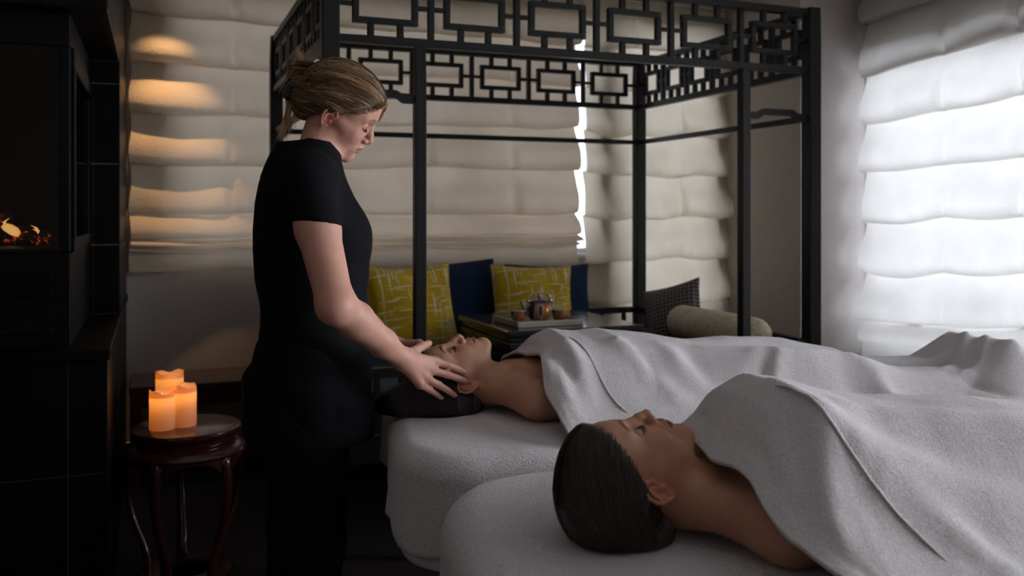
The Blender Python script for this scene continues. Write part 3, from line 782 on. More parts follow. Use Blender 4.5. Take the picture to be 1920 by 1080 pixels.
# ceiling spot over the oatmeal shade
sp = tag(empty('ceiling_downlight', (.02, 4.55, ZC)), 'small recessed ceiling downlight above the oatmeal shade', 'downlight')
MB().lathe([(.030, -.010), (.048, -.010), (.050, -.001), (.030, -.001), (.030, -.010)], 28).build('trim_ring', M['white_paint'], sp, smooth=True)
sl = bpy.data.lights.new('downlight_lamp', 'SPOT'); sl.energy = 48; sl.color = (1, .58, .26); sl.spot_size = math.radians(36); sl.spot_blend = 1.0; sl.shadow_soft_size = .02
slo = bpy.data.objects.new('downlight_lamp', sl); COL.objects.link(slo); slo.parent = sp; slo.location = (0, 0, -.02)
slo.rotation_euler = Vector((.05, .27, -1)).to_track_quat('-Z', 'Y').to_euler()
# ------------------------------------------------------------------ the two massage tables and their linen
TA = math.radians(-11.0)
E1 = np.array((math.cos(TA), math.sin(TA))); E2 = np.array((-math.sin(TA), math.cos(TA)))
O1, O2 = np.array((0.750, 2.317)), np.array((0.730, 1.311))     # below each head
ZTAB = 0.745
def ray(px, py):
    d = np.array((0.0, 0, 0)); a = (px - 960) / FPX
    d = np.array((a * CT + ST, -a * ST + CT, (HZ - py) / FPX)); return d
def st_plane(px, py, O, t=0.0):
    """pixel on the upright plane that runs along the table at offset t: returns s, z"""
    d = ray(px, py); k = (t + O @ E2) / (d[:2] @ E2)
    p = d * k; return float((p[:2] - O) @ E1), float(EYE + p[2])
def st(U, V, O): return (U - O[0]) * E1[0] + (V - O[1]) * E1[1], (U - O[0]) * E2[0] + (V - O[1]) * E2[1]
def uv(s, t, O): return O[0] + s * E1[0] + t * E2[0], O[1] + s * E1[1] + t * E2[1]
def hit(px, py, Hf, k0=0.6, k1=4.5):
    d = ray(px, py); ks = np.linspace(k0, k1, 3000)
    z = EYE + d[2] * ks; below = z <= Hf(d[0] * ks, d[1] * ks)
    i = int(np.argmax(below)) if below.any() else len(ks) - 1
    return d[:2] * ks[i]
def bell(r): return 1.0 / (1.0 + np.abs(r / 0.86) ** 4.6)
def make_H(O, ridge, legs, feet):
    s_, z_ = np.array([(a[0], a[1]) if len(a) == 3 else st_plane(a[0], a[1], O) for a in ridge]).T
    o_ = np.argsort(s_); s_, z_ = s_[o_], z_[o_]
    def Hf(U, V):
        s, t = st(np.asarray(U, float), np.asarray(V, float), O)
        h = np.interp(s, s_, z_ - ZTAB)
        bw = np.interp(s, [-.1, .2, .35, .65, .9, 1.2, 1.7], [.27, .29, .26, .22, .25, .21, .20])
        torso = bell(t / bw)
        lg = np.maximum(bell((t - .105) / .115), bell((t + .105) / .105) * .98) * .93 + .07 * bell(t / .26)
        w = smoothstep(*legs, s)
        z = h * (torso * (1 - w) + lg * w)
        for (fs, ft, fh, fr) in feet:
            z = np.maximum(z, fh * np.exp(-((s - fs) / fr) ** 2 - ((t - ft) / (fr * .8)) ** 2))
        return ZTAB + .006 + np.maximum(z, 0)
    return Hf
R1 = [(0.0, .79, 0), (.10, .835, 0), (.17, .862, 0), (.20, .882, 0), (.235, .915, 0), (1044, 631), (1064, 634), (1093, 635), (1135, 629), (1167, 634), (1233, 640), (1300, 650), (1373, 649), (1501, 654), (1540, 662), (1587, 668), (1630, 684), (1672, 690), (1732, 690), (1800, 688), (1950, 690)]
R2 = [(0.0, .80, 0), (.08, .840, 0), (.125, .866, 0), (.16, .898, 0), (.20, .950, 0), (1446, 730), (1484, 735), (1527, 747), (1574, 760), (1655, 768), (1762, 768), (1847, 769), (1920, 777), (2300, 800)]
fA, fB = st_plane(1783, 628, O1, .11), st_plane(1897, 642, O1, -.13)
H1 = make_H(O1, R1, (.62, .95), [(.21, .15, .122, .07)])
H2 = make_H(O2, R2, (.75, 1.0), [(.21, .16, .150, .075)])
def folds_fn(Hf, lines):
    L = []
    for amp, wid, pts in lines:
        L.append((amp, wid, np.array([hit(x, y, Hf) for x, y in pts])))
    def F(U, V):
        U = np.asarray(U, float); V = np.asarray(V, float); out = np.zeros_like(U)
        for amp, wid, p in L:
            n = len(p) - 1; best = np.full(U.shape, 1e9); tb = np.zeros_like(U)
            for i in range(n):
                a, b = p[i], p[i+1]; d = b - a; l2 = d @ d + 1e-12
                t = np.clip(((U - a[0]) * d[0] + (V - a[1]) * d[1]) / l2, 0, 1)
                q = (U - a[0] - t * d[0]) ** 2 + (V - a[1] - t * d[1]) ** 2
                m = q < best; best = np.where(m, q, best); tb = np.where(m, (i + t) / n, tb)
            out += amp * np.exp(-best / wid ** 2) * (0.25 + 0.75 * np.sin(np.pi * np.clip(tb, .06, .94)) ** .6)
        return out
    return F
F1 = folds_fn(H1, [(.014, .030, [(1010, 690), (1040, 720), (1062, 765), (1078, 805)]), (-.012, .025, [(1040, 672), (1062, 690), (1085, 720)]), (.010, .022, [(1060, 655), (1085, 690), (1100, 740)]),
    (.016, .030, [(1160, 645), (1195, 672), (1222, 712), (1262, 752)]), (-.013, .022, [(1185, 655), (1214, 690), (1232, 730)]), (.012, .03, [(1240, 655), (1272, 690), (1330, 740)]), (-.008, .03, [(1290, 665), (1310, 700)]),
    (-.017, .020, [(1442, 676), (1434, 694), (1420, 716)]), (.012, .022, [(1462, 678), (1452, 710), (1460, 740)]), (.010, .04, [(1330, 664), (1420, 668), (1520, 668), (1580, 672)]),
    (.014, .030, [(1600, 678), (1640, 710), (1668, 750), (1700, 770)]), (-.010, .03, [(1560, 690), (1600, 730), (1640, 760)]), (.010, .018, [(1690, 694), (1740, 690), (1790, 684)]), (.009, .015, [(1770, 700), (1810, 690), (1850, 668)]), (.008, .014, [(1792, 712), (1840, 700), (1884, 672)]), (-.008, .02, [(1780, 706), (1830, 730), (1880, 760)])])
F2 = folds_fn(H2, [(.009, .030, [(1446, 734), (1507, 753), (1547, 791), (1587, 849), (1649, 938), (1729, 1022), (1791, 1075)]),
    (.020, .042, [(1575, 800), (1649, 862), (1738, 902), (1844, 942), (1960, 955)]), (.017, .036, [(1625, 885), (1711, 969), (1800, 1035), (1880, 1085)]), (-.012, .045, [(1578, 787), (1667, 831), (1800, 884), (1950, 900)]),
    (.015, .026, [(1515, 790), (1535, 850), (1549, 920), (1562, 1000)]), (-.008, .026, [(1490, 800), (1505, 870), (1512, 950)]), (.010, .025, [(1462, 850), (1478, 920), (1500, 990)]), (.010, .035, [(1600, 775), (1720, 790), (1850, 800), (1960, 812)]),
    (-.009, .03, [(1640, 930), (1720, 1000), (1800, 1060)]), (.008, .03, [(1340, 790), (1400, 830), (1440, 880)])])
def foot_tent(U, V):
    s, t = st(U, V, O1); A = np.array((fA[0], .11)); B = np.array((fB[0], -.13)); d = B - A
    k = np.clip(((s - A[0]) * d[0] + (t - A[1]) * d[1]) / (d @ d), 0, 1)
    ds, dt = s - A[0] - k * d[0], t - A[1] - k * d[1]
    rr = np.hypot(ds / np.where(ds < 0, .150, .12), dt / .105)
    h = (fA[1] + (fB[1] - fA[1]) * k) - ZTAB - .014 * np.sin(np.pi * k)
    return h * np.exp(-rr ** 1.35)
def S1(U, V): return np.maximum(H1(U, V), ZTAB + .006 + foot_tent(U, V)) + 1.35 * F1(U, V)
def S2(U, V): return H2(U, V) + 1.4 * F2(U, V)

def blanket(name, O, Sf, Hf, edge_px, seam_px, s_end, tn, tf, drop, mat, seed, label, ns=230, nt=190):
    e = np.array(edge_px)[::-1]                                     # s, t along the upper edge
    edge_px_fn = lambda t: np.interp(t, e[:, 1], e[:, 0])
    T = np.linspace(tn - drop, tf + drop, nt); tt_ = np.clip(T, tn, tf)
    over = np.abs(T - tt_)
    ee = edge_px_fn(tt_); kk = np.hanning(9); kk /= kk.sum(); ee = np.convolve(np.pad(ee, 4, mode='edge'), kk, 'valid')
    w = np.linspace(0, 1, ns) ** 1.15
    S = ee[:, None] + (s_end - ee[:, None]) * w[None]
    Tt = np.repeat(tt_[:, None], ns, 1)
    U, V = uv(S, Tt, O)
    Z = Sf(U, V) + .0022 * vnoise(S * 16 + seed, Tt * 16) + .0035 * vnoise(S * 6 + seed, Tt * 7) + .005
    lip = np.exp(-(S - ee[:, None]) / .018); Z = Z + .004 * lip - .003 * np.exp(-(((S - ee[:, None]) - .03) / .01) ** 2)
    sg = np.sign(T - tt_)[:, None]; ov = over[:, None]
    r = .03; ang = np.minimum(ov / r, math.pi / 2)
    wave = .012 * np.sin(S * 19 + seed) * smoothstep(.03, .2, ov)
    Tt = Tt + sg * (r * np.sin(ang) + wave); Z = np.where(ov > 0, Z - r * (1 - np.cos(ang)) - np.maximum(0, ov - r * math.pi / 2), Z)
    U, V = uv(S, Tt, O)
    org = np.array((*uv(.6, 0, O), 0))
    root = tag(empty(name, org), label, 'blanket')
    cl = MB().grid(np.stack([U, V, Z], -1) - org).build('blanket_cloth', mat, root, smooth=True)
    so = cl.modifiers.new('thick', 'SOLIDIFY'); so.thickness = .007; so.offset = 0.0
    # stitched hem line
    pp = np.array([hit(x, y, Sf) for x, y in seam_px]); n = 70
    par = np.linspace(0, len(pp) - 1, n); uu = np.interp(par, range(len(pp)), pp[:, 0]); vv_ = np.interp(par, range(len(pp)), pp[:, 1])
    for _ in range(12): uu[1:-1] = (uu[:-2] + uu[1:-1] * 2 + uu[2:]) / 4; vv_[1:-1] = (vv_[:-2] + vv_[1:-1] * 2 + vv_[2:]) / 4
    zz = Sf(uu, vv_) + .0115
    MB().tube([(a - org[0], b - org[1], c) for a, b, c in zip(uu, vv_, zz - .006 * np.exp(-np.minimum(np.arange(n), n - 1 - np.arange(n)) / 4.0))], [.0034 * min(1.0, .15 + i / 10, .15 + (n - 1 - i) / 10) for i in range(n)], 8, True, .5).build('hem_seam', mat, root, smooth=True)
    return root
blanket('towel_blanket', O1, S1, H1, [(.20, .48), (.165, .25), (.157, .17), (.183, .05), (.206, -.08), (.203, -.14), (.190, -.245), (.202, -.31), (.206, -.39), (.204, -.50)],
        [(1062, 636), (1085, 650), (1104, 672), (1120, 704), (1140, 742), (1160, 768), (1182, 784)], 1.98, -.40, .42, .10, M['towel'], 2,
        'white terry blanket over the person being massaged, rising to a tent at the feet')
blanket('towel_blanket', O2, S2, H2, [(.20, .48), (.160, .25), (.148, .17), (.128, .08), (.118, -.04), (.128, -.10), (.132, -.15), (.129, -.20), (.133, -.23), (.139, -.26), (.149, -.275), (.160, -.30), (.24, -.48)],
        [(1446, 731), (1484, 740), (1515, 757), (1547, 791), (1587, 849), (1649, 938), (1729, 1022), (1791, 1075)], 1.75, -.42, .41, .10, M['towel'], 5,
        'white cotton blanket with a stitched hem over the resting person nobody touches')

# fitted terry covers with skirts
def cover(name, O, s0, s1, t0, t1, zt, rc, re, drop, mat, label, seed, flare=.02, wave=.010, puff=.0, cat='table cover', kw=17.0):
    pts = []; nrm = []; m = 22
    xs0, xs1, ys0, ys1 = s0 + re, s1 - re, t0 + re, t1 - re
    def arc(cx, cy, a0, a1):
        for a in np.linspace(a0, a1, m): pts.append((cx + rc * math.cos(a), cy + rc * math.sin(a))); nrm.append((math.cos(a), math.sin(a)))
    def seg(p, q, n_, k):
        for t in np.linspace(0, 1, k + 2)[1:-1]: pts.append((p[0] + (q[0]-p[0])*t, p[1] + (q[1]-p[1])*t)); nrm.append(n_)
    pi = math.pi
    arc(xs0 + rc, ys0 + rc, pi, 1.5*pi); seg((xs0 + rc, ys0), (xs1 - rc, ys0), (0, -1), 90)
    arc(xs1 - rc, ys0 + rc, 1.5*pi, 2*pi); seg((xs1, ys0 + rc), (xs1, ys1 - rc), (1, 0), 40)
    arc(xs1 - rc, ys1 - rc, 0, .5*pi); seg((xs1 - rc, ys1), (xs0 + rc, ys1), (0, 1), 90)
    arc(xs0 + rc, ys1 - rc, .5*pi, pi); seg((xs0, ys1 - rc), (xs0, ys0 + rc), (-1, 0), 40)
    p = np.array(pts); nr = np.array(nrm); n = len(p)
    per = np.r_[0, np.cumsum(np.hypot(*np.diff(p, axis=0).T))]
    c = np.array(((s0+s1)/2, (t0+t1)/2)); rings = []
    for f in (0.02, .2, .4, .6, .75, .86, .93, .97, 1.0):
        q = c + (p - c) * f; rings.append((q, np.full(n, zt) + puff * (1 - f ** 4)))
    for a in np.linspace(0, pi/2, 8)[1:]: rings.append((p + nr * re * math.sin(a), np.full(n, zt - re * (1 - math.cos(a)))))
    L = np.array([drop(a, b) for a, b in p])
    wv = (np.sin(per * kw + seed) + .6 * np.sin(per * kw * 1.9 + seed * 2)) * wave
    for t in np.linspace(0, 1, 16)[1:]:
        off = re + flare * t ** 1.3 + wv * t ** .8 * np.minimum(1, L / .15)
        rings.append((p + nr * off[:, None], zt - re - L * t))
    V_ = []
    org = np.array((*uv(s0 + .5, 0, O), 0))
    for q, z in rings:
        nz = .003 * vnoise(q[:, 0] * 9 + seed, q[:, 1] * 9)
        U, W = uv(q[:, 0], q[:, 1], O); V_.append(np.stack([U, W, z + nz], -1) - org)
    F_ = []; k = len(rings)
    for i in range(k - 1):
        for j in range(n): F_.append((i*n+j, i*n+(j+1) % n, (i+1)*n+(j+1) % n, (i+1)*n+j))
    F_.append(tuple(range(n))[::-1])
    F_ = [f[::-1] for f in F_]
    o = MB().add(np.concatenate(V_), F_).build(name, mat, None, smooth=True, loc=org)
    so = o.modifiers.new('thick', 'SOLIDIFY'); so.thickness = .006; so.offset = -1
    return tag(o, label, cat)
def drop1(a, b):
    corner = math.exp(-((a + .20) / .10) ** 2 - ((b + .43) / .13) ** 2)
    return .085 + .08 * float(smoothstep(-.2, -.42, b)) + .085 * corner
cover('terry_cover', O1, -.185, 1.95, -.475, .46, ZTAB + .002, .13, .055, drop1, M['terry'], 'white terry cover with a hanging corner on the table by the therapist', 3, .004, .012)
cover('table_sheet', O1, -.160, 1.94, -.435, .42, ZTAB - .012, .12, .05, lambda a, b: .20, M['sheet'], 'pale sheet under the terry cover of the table by the therapist', 5, .01, .006, cat='sheet')
cover('terry_cover', O2, -.295, 1.95, -.45, .44, ZTAB + .002, .17, .07, lambda a, b: .26, M['terry'], 'white rounded terry cover on the table of the resting person', 8, .012, .006)
M['table_wood'] = m_wood('dark_walnut', (0.020, 0.012, 0.008), (0.038, 0.022, 0.014), .4, .1)
M['vinyl'] = plain('black_table_vinyl', (0.015, 0.015, 0.016), .5)
def massage_table(O, s0, hw, label):
    c = uv(s0 + 1.0, 0, O); root = tag(empty('massage_table', (*c, 0), TA), label, 'massage table')
    mod_bevel(MB().box((-.97, -hw, ZTAB - .105), (1.0 - .05, hw, ZTAB - .018)).build('padded_top', M['vinyl'], root), .03, 3)
    for y in (-hw + .04, hw - .04): MB().cbox((-.90, y - .02, ZTAB - .19), (.85, y + .02, ZTAB - .106)).build('side_rail', M['table_wood'], root)
    for x in (-.70, .65):
        for y in (-hw + .06, hw - .06): MB().cbox((x - .03, y - .03, 0), (x + .03, y + .03, ZTAB - .191)).build('leg', M['table_wood'], root)
        MB().cbox((x - .015, -hw + .09, .20), (x + .015, hw - .09, .25)).build('stretcher', M['table_wood'], root)
massage_table(O1, -.21, .36, 'dark wooden massage table under the person being massaged')
massage_table(O2, -.28, .36, 'dark wooden massage table under the resting person')
# ------------------------------------------------------------------ implicit body modelling
F32 = np.float32
def smin(a, b, k):
    h = np.clip(0.5 + 0.5 * (b - a) / k, 0, 1)
    return b + (a - b) * h - k * h * (1 - h)
def smax(a, b, k): return -smin(-a, -b, k)
def ell(q, c, r, R=None):
    p = q - np.asarray(c, F32)
    if R is not None: p = p @ np.asarray(R, F32)
    r = np.asarray(r, F32)
    a = p / r
    k0 = np.sqrt((a * a).sum(1)) + 1e-9
    b = a / r
    k1 = np.sqrt((b * b).sum(1)) + 1e-9
    return k0 * (k0 - 1) / k1
def cone(q, a, b, ra, rb):
    a = np.asarray(a, F32); b = np.asarray(b, F32)
    d = b - a; L = float((d * d).sum())
    t = np.clip(((q - a) @ d) / L, 0, 1)
    p = q - a - t[:, None] * d
    return np.sqrt((p * p).sum(1)) - (ra + (rb - ra) * t)
def chain(q, pts, rad, k=0.004):
    d = None
    for i in range(len(pts) - 1):
        e = cone(q, pts[i], pts[i+1], rad[i], rad[i+1])
        d = e if d is None else smin(d, e, k)
    return d
def near(d, q, c, rad, fn, k):
    """smooth-union fn only for the points near c"""
    m = ((q - np.asarray(c, F32)) ** 2).sum(1) < rad * rad
    if m.any():
        d = d.copy(); d[m] = fn(d[m], q[m], k)
    return d

def rotm(ax, deg):
    return np.array(Matrix.Rotation(math.radians(deg), 3, ax))

def surface_nets(f, lo, hi, h, B=8):
    lo = np.asarray(lo, float); hi = np.asarray(hi, float)
    nb = np.maximum(1, np.ceil((hi - lo) / (h * B)).astype(int))
    n = nb * B
    ax = [lo[i] + (np.arange(nb[i]) * B + (B - 1) / 2) * h for i in range(3)]
    bc = np.stack(np.meshgrid(*ax, indexing='ij'), -1).reshape(-1, 3).astype(F32)
    fb = f(bc)
    act = np.abs(fb) < h * B * 1.35
    val = np.repeat(np.repeat(np.repeat(fb.reshape(nb), B, 0), B, 1), B, 2).astype(F32)
    idx = np.argwhere(act.reshape(nb))
    off = np.stack(np.meshgrid(*[np.arange(B)] * 3, indexing='ij'), -1).reshape(-1, 3)
    nodes = (idx[:, None, :] * B + off[None]).reshape(-1, 3)
    for s in range(0, len(nodes), 400000):
        nn = nodes[s:s+400000]
        val[nn[:, 0], nn[:, 1], nn[:, 2]] = f((lo + nn * h).astype(F32))
    ins = val < 0
    c = np.zeros(tuple(n - 1), np.uint8)
    for i in (0, 1):
        for j in (0, 1):
            for k in (0, 1):
                c += ins[i:n[0]-1+i, j:n[1]-1+j, k:n[2]-1+k]
    cells = np.argwhere((c > 0) & (c < 8))
    cid = np.full(c.shape, -1, np.int32)
    cid[cells[:, 0], cells[:, 1], cells[:, 2]] = np.arange(len(cells))
    acc = np.zeros((len(cells), 3)); cnt = np.zeros(len(cells))
    corners = [(i, j, k) for i in (0, 1) for j in (0, 1) for k in (0, 1)]
    cv = {o: val[cells[:, 0]+o[0], cells[:, 1]+o[1], cells[:, 2]+o[2]] for o in corners}
    for o in corners:
        for a in range(3):
            if o[a]: continue
            p = list(o); p[a] = 1; p = tuple(p)
            va, vb = cv[o], cv[p]
            m = (va < 0) != (vb < 0)
            t = va[m] / (va[m] - vb[m])
            pt = np.tile(np.array(o, float), (m.sum(), 1)); pt[:, a] += t
            acc[m] += pt; cnt[m] += 1
    V = lo + (cells + acc / cnt[:, None]) * h
    quads = []
    for a in range(3):
        b, d = (a + 1) % 3, (a + 2) % 3
        s0 = [slice(None)] * 3; s1 = [slice(None)] * 3
        s0[a] = slice(0, n[a]-1); s1[a] = slice(1, n[a])
        e0 = ins[tuple(s0)]; e1 = ins[tuple(s1)]
        E = np.argwhere(e0 != e1)
        E = E[(E[:, b] > 0) & (E[:, d] > 0) & (E[:, b] < n[b]-1) & (E[:, d] < n[d]-1)]
        q = []
        for (ob, od) in ((-1, -1), (0, -1), (0, 0), (-1, 0)):
            X = E.copy(); X[:, b] += ob; X[:, d] += od
            q.append(cid[X[:, 0], X[:, 1], X[:, 2]])
        q = np.stack(q, 1)
        fl = ins[E[:, 0], E[:, 1], E[:, 2]]
        q[~fl] = q[~fl][:, ::-1]
        quads.append(q[(q >= 0).all(1)])
    return V, np.concatenate(quads)

def relax(V, Q, it=2, f=0.5):
    for _ in range(it):
        s = np.zeros_like(V); c = np.zeros(len(V))
        for i in range(4):
            j = (i + 1) % 4
            np.add.at(s, Q[:, i], V[Q[:, j]]); np.add.at(c, Q[:, i], 1)
            np.add.at(s, Q[:, j], V[Q[:, i]]); np.add.at(c, Q[:, j], 1)
        V = V + f * (s / np.maximum(c, 1)[:, None] - V)
    return V

# ---- the head: x sideways, y towards the face, z towards the crown, origin between the ears
def zwarp(z): return np.where(z < -0.036, -0.036 + (z + 0.036) / 1.05, z).astype(F32)
def head_skin(q, eye_open=0.0, ears=True):
    x = q[:, 0]; a = q.copy(); a[:, 0] = np.abs(x)
    a[:, 2] = zwarp(a[:, 2])
    # skull and face mass
    d = ell(a, (0, -0.014, 0.036), (0.0725, 0.096, 0.083))
    d = smin(d, ell(a, (0, 0.034, 0.048), (0.058, 0.050, 0.052)), 0.03)          # forehead
    d = smin(d, ell(a, (0, 0.030, -0.022), (0.057, 0.052, 0.072)), 0.03)          # mid face
    d = smin(d, ell(a, (0.030, 0.056, -0.020), (0.026, 0.022, 0.024)), 0.018)     # cheek
    d = smin(d, cone(a, (0.040, 0.048, -0.006), (0.060, 0.012, -0.002), 0.013, 0.011), 0.02)  # cheekbone
    d = smin(d, cone(a, (0.043, 0.002, -0.050), (0.015, 0.066, -0.089), 0.016, 0.015), 0.028)  # jaw
    d = smin(d, ell(a, (0.040, 0.034, -0.034), (0.018, 0.030, 0.034)), 0.02)
    d = smin(d, cone(a, (0.047, 0.022, -0.010), (0.040, 0.032, -0.050), 0.016, 0.016), 0.02)
    d = smin(d, cone(a, (0.050, -0.006, -0.010), (0.043, 0.002, -0.050), 0.016, 0.014), 0.02)
    d = smin(d, ell(a, (0, 0.071, -0.089), (0.020, 0.0175, 0.0165)), 0.014)       # chin
    d = smin(d, ell(a, (0, 0.066, -0.058), (0.031, 0.0235, 0.026)), 0.014)        # muzzle
    d = smin(d, cone(a, (0.008, 0.080, 0.031), (0.042, 0.064, 0.037), 0.0075, 0.006), 0.016)  # brow
    # eye sockets, lids
    ey = a - np.array((0.0005, -0.0050, 0.0040), F32)
    d = smax(d, -ell(ey, (0.031, 0.0975, 0.010), (0.0175, 0.0190, 0.0130)), 0.012)
    d = smin(d, ell(ey, (0.0315, 0.0685, 0.009), (0.0155, 0.0145, 0.0125)), 0.004)
    arc = [(0.0175, 0.0805, 0.0045), (0.024, 0.0845, 0.0012), (0.0315, 0.0850, 0.0000), (0.039, 0.0815, 0.0012), (0.0455, 0.0755, 0.0045)]
    d = smax(d, -chain(ey, arc, [0.0010, 0.0014, 0.0016, 0.0014, 0.0010], 0.001), 0.0016)
    arc = [(0.018, 0.0815, 0.0135), (0.0245, 0.0830, 0.0185), (0.032, 0.0825, 0.0198), (0.041, 0.0765, 0.0175), (0.047, 0.0715, 0.0125)]
    d = smax(d, -chain(ey, arc, [0.0005, 0.0008, 0.0009, 0.0008, 0.0005], 0.001), 0.003)
    # nose
    d = smin(d, chain(a, [(0, 0.0805, 0.022), (0, 0.0865, 0.006), (0, 0.0945, -0.010), (0, 0.1010, -0.0240)],
                      [0.0078, 0.0076, 0.0082, 0.0086], 0.006), 0.010)
    d = smin(d, ell(a, (0, 0.1010, -0.0270), (0.0090, 0.0090, 0.0082)), 0.004)
    d = smin(d, ell(a, (0, 0.0900, -0.0300), (0.0125, 0.0120, 0.0095)), 0.005)    # nose base
    d = smin(d, ell(a, (0.0108, 0.0900, -0.0305), (0.0066, 0.0105, 0.0072)), 0.0035)   # wings
    d = smax(d, -cone(a, (0.0185, 0.0885, -0.0255), (0.0190, 0.0850, -0.0350), 0.0012, 0.0010), 0.004)  # wing crease
    d = smin(d, ell(a, (0, 0.0925, -0.0365), (0.0034, 0.0100, 0.0042)), 0.004)    # columella
    d = smax(d, -ell(a, (0.0066, 0.0945, -0.0392), (0.0030, 0.0056, 0.0034), rotm('Z', 18)), 0.002)
    # philtrum, lips, mouth line
    d = smin(d, ell(a, (0, 0.0800, -0.0440), (0.017, 0.0115, 0.0100)), 0.008)
    d = smax(d, -cone(a, (0, 0.0945, -0.0420), (0, 0.0975, -0.0475), 0.0014, 0.0018), 0.004)
    d = smin(d, chain(a, [(0.0045, 0.0895, -0.0523), (0.013, 0.0845, -0.0533), (0.0225, 0.0745, -0.0565)], [0.0072, 0.0062, 0.0028], 0.004), 0.0028)
    d = smin(d, ell(a, (0, 0.0895, -0.0525), (0.0048, 0.0060, 0.0050)), 0.003)
    d = smin(d, chain(a, [(0, 0.0865, -0.0640), (0.011, 0.0835, -0.0632), (0.0215, 0.0745, -0.0585)], [0.0082, 0.0072, 0.0028], 0.004), 0.003)
    arc = [(0, 0.0965, -0.0580), (0.008, 0.0940, -0.0574), (0.016, 0.0865, -0.0577), (0.0255, 0.0765, -0.0580)]
    d = smax(d, -chain(a, arc, [0.0014, 0.0014, 0.0015, 0.0012], 0.001), 0.0022)
    d = smax(d, -cone(a, (0, 0.0925, -0.0755), (0.012, 0.0885, -0.0745), 0.0035, 0.002), 0.008)   # below the lip
    if ears:
        def ear(dd, p, k):
            # ear frame: e1 up the ear, e2 backwards, thickness sideways
            c = np.array((0.0695, -0.018, -0.004), F32)
            R = (rotm('X', -14) @ rotm('Z', 17)).astype(F32)      # columns are local axes
            s = (p - c) @ R
            e = ell(s, (0.0005, -0.003, 0.005), (0.0085, 0.0165, 0.0245))
            e = smin(e, ell(s, (0.001, 0.003, -0.019), (0.0055, 0.0085, 0.0105)), 0.006)
            e = smax(e, -ell(s, (0.0105, -0.001, -0.001), (0.0070, 0.0080, 0.0110)), 0.003)
            e = smax(e, -ell(s, (0.0115, -0.005, 0.0160), (0.0045, 0.0080, 0.0085)), 0.003)
            rim = [(0.006, 0.010, 0.006), (0.0075, 0.012, 0.018), (0.008, 0.006, 0.0275), (0.009, -0.006, 0.030), (0.0105, -0.017, 0.024),
                   (0.0115, -0.0205, 0.011), (0.0105, -0.0185, -0.002), (0.008, -0.012, -0.013), (0.005, -0.003, -0.024)]
            e = smin(e, chain(s, rim, [0.0022, 0.0026, 0.0030, 0.0032, 0.0032, 0.0030, 0.0028, 0.0028, 0.0035], 0.002), 0.002)
            anti = [(0.007, -0.004, 0.021), (0.0088, -0.0115, 0.012), (0.0092, -0.0125, 0.002), (0.0075, -0.008, -0.009)]
            e = smin(e, chain(s, anti, [0.0020, 0.0027, 0.0027, 0.0026], 0.002), 0.002)
            e = smin(e, ell(s, (0.005, 0.009, -0.006), (0.0045, 0.0040, 0.0060)), 0.003)   # tragus
            return smin(dd, e, k)
        d = near(d, a, (0.070, -0.020, 0.0), 0.055, ear, 0.005)
    return d

def head_color(q, skin, lip, brow, blush, lash=(0.02, 0.012, 0.01)):
    """paint of the face itself: lips, brows, blush, lash line (rgb per vertex)"""
    a = q.copy(); a[:, 0] = np.abs(a[:, 0]); a[:, 2] = zwarp(a[:, 2])
    n = len(q)
    col = np.tile(np.asarray(skin, float), (n, 1))
    def put(m, c):
        m = np.clip(m, 0, 1)[:, None]
        col[:] = col * (1 - m) + np.asarray(c, float) * m
    bl = np.exp(-(((a - (0.038, 0.066, -0.022)) / (0.024, 0.03, 0.020)) ** 2).sum(1))
    put(0.55 * bl, blush)
    nt = np.exp(-(((a - (0, 0.107, -0.028)) / (0.012, 0.014, 0.012)) ** 2).sum(1)); put(0.35 * nt, blush)
    er = np.exp(-(((a - (0.074, -0.02, 0.0)) / (0.018, 0.03, 0.035)) ** 2).sum(1)); put(0.75 * er, tuple(x * y for x, y in zip(blush, (1.1, .8, .8))))
    front = smoothstep(0.056, 0.064, a[:, 1])
    # lips: between the vermilion borders
    ax_ = a[:, 0]; z = a[:, 2]
    up = -0.0485 - 0.0015 * np.exp(-(ax_ / 0.0035) ** 2) - 0.010 * (ax_ / 0.0255) ** 2.2
    lo = -0.0705 + 0.0125 * (ax_ / 0.0255) ** 2.2
    lm = smoothstep(-0.0012, 0.0012, up - z) * smoothstep(-0.0012, 0.0012, z - lo) * (1 - smoothstep(0.0235, 0.0265, ax_)) * front
    put(0.9 * lm, lip)
    ml = np.exp(-((z + 0.0579) / 0.0011) ** 2) * (1 - smoothstep(0.022, 0.026, ax_)) * front
    put(0.75 * ml, tuple(0.3 * c for c in lip))
    # brow
    t = np.clip((ax_ - 0.011) / 0.038, 0, 1)
    bz = 0.0305 + 0.0125 * np.sin(np.pi * (0.12 + 0.66 * t)) - 0.0042
    th = 0.0042 * (1 - t) ** 0.5 + 0.0009
    bm = (1 - smoothstep(0.75, 1.25, np.abs(z - bz) / th)) * smoothstep(0.008, 0.013, ax_) * (1 - smoothstep(0.046, 0.050, ax_)) * smoothstep(0.045, 0.055, a[:, 1])
    put(0.85 * bm, brow)
    # lash line and lid
    lid = np.exp(-(((a - (0.0320, 0.076, 0.012)) / (0.017, 0.02, 0.009)) ** 2).sum(1)); put(0.30 * lid, tuple(0.6 * c for c in blush))
    lz = 0.0043 + 0.0045 * ((ax_ - 0.0320) / 0.0145) ** 2
    lm = np.exp(-((z - lz) / 0.0012) ** 2) * smoothstep(0.016, 0.019, ax_) * (1 - smoothstep(0.046, 0.049, ax_)) * front
    put(0.95 * lm, lash)
    return col
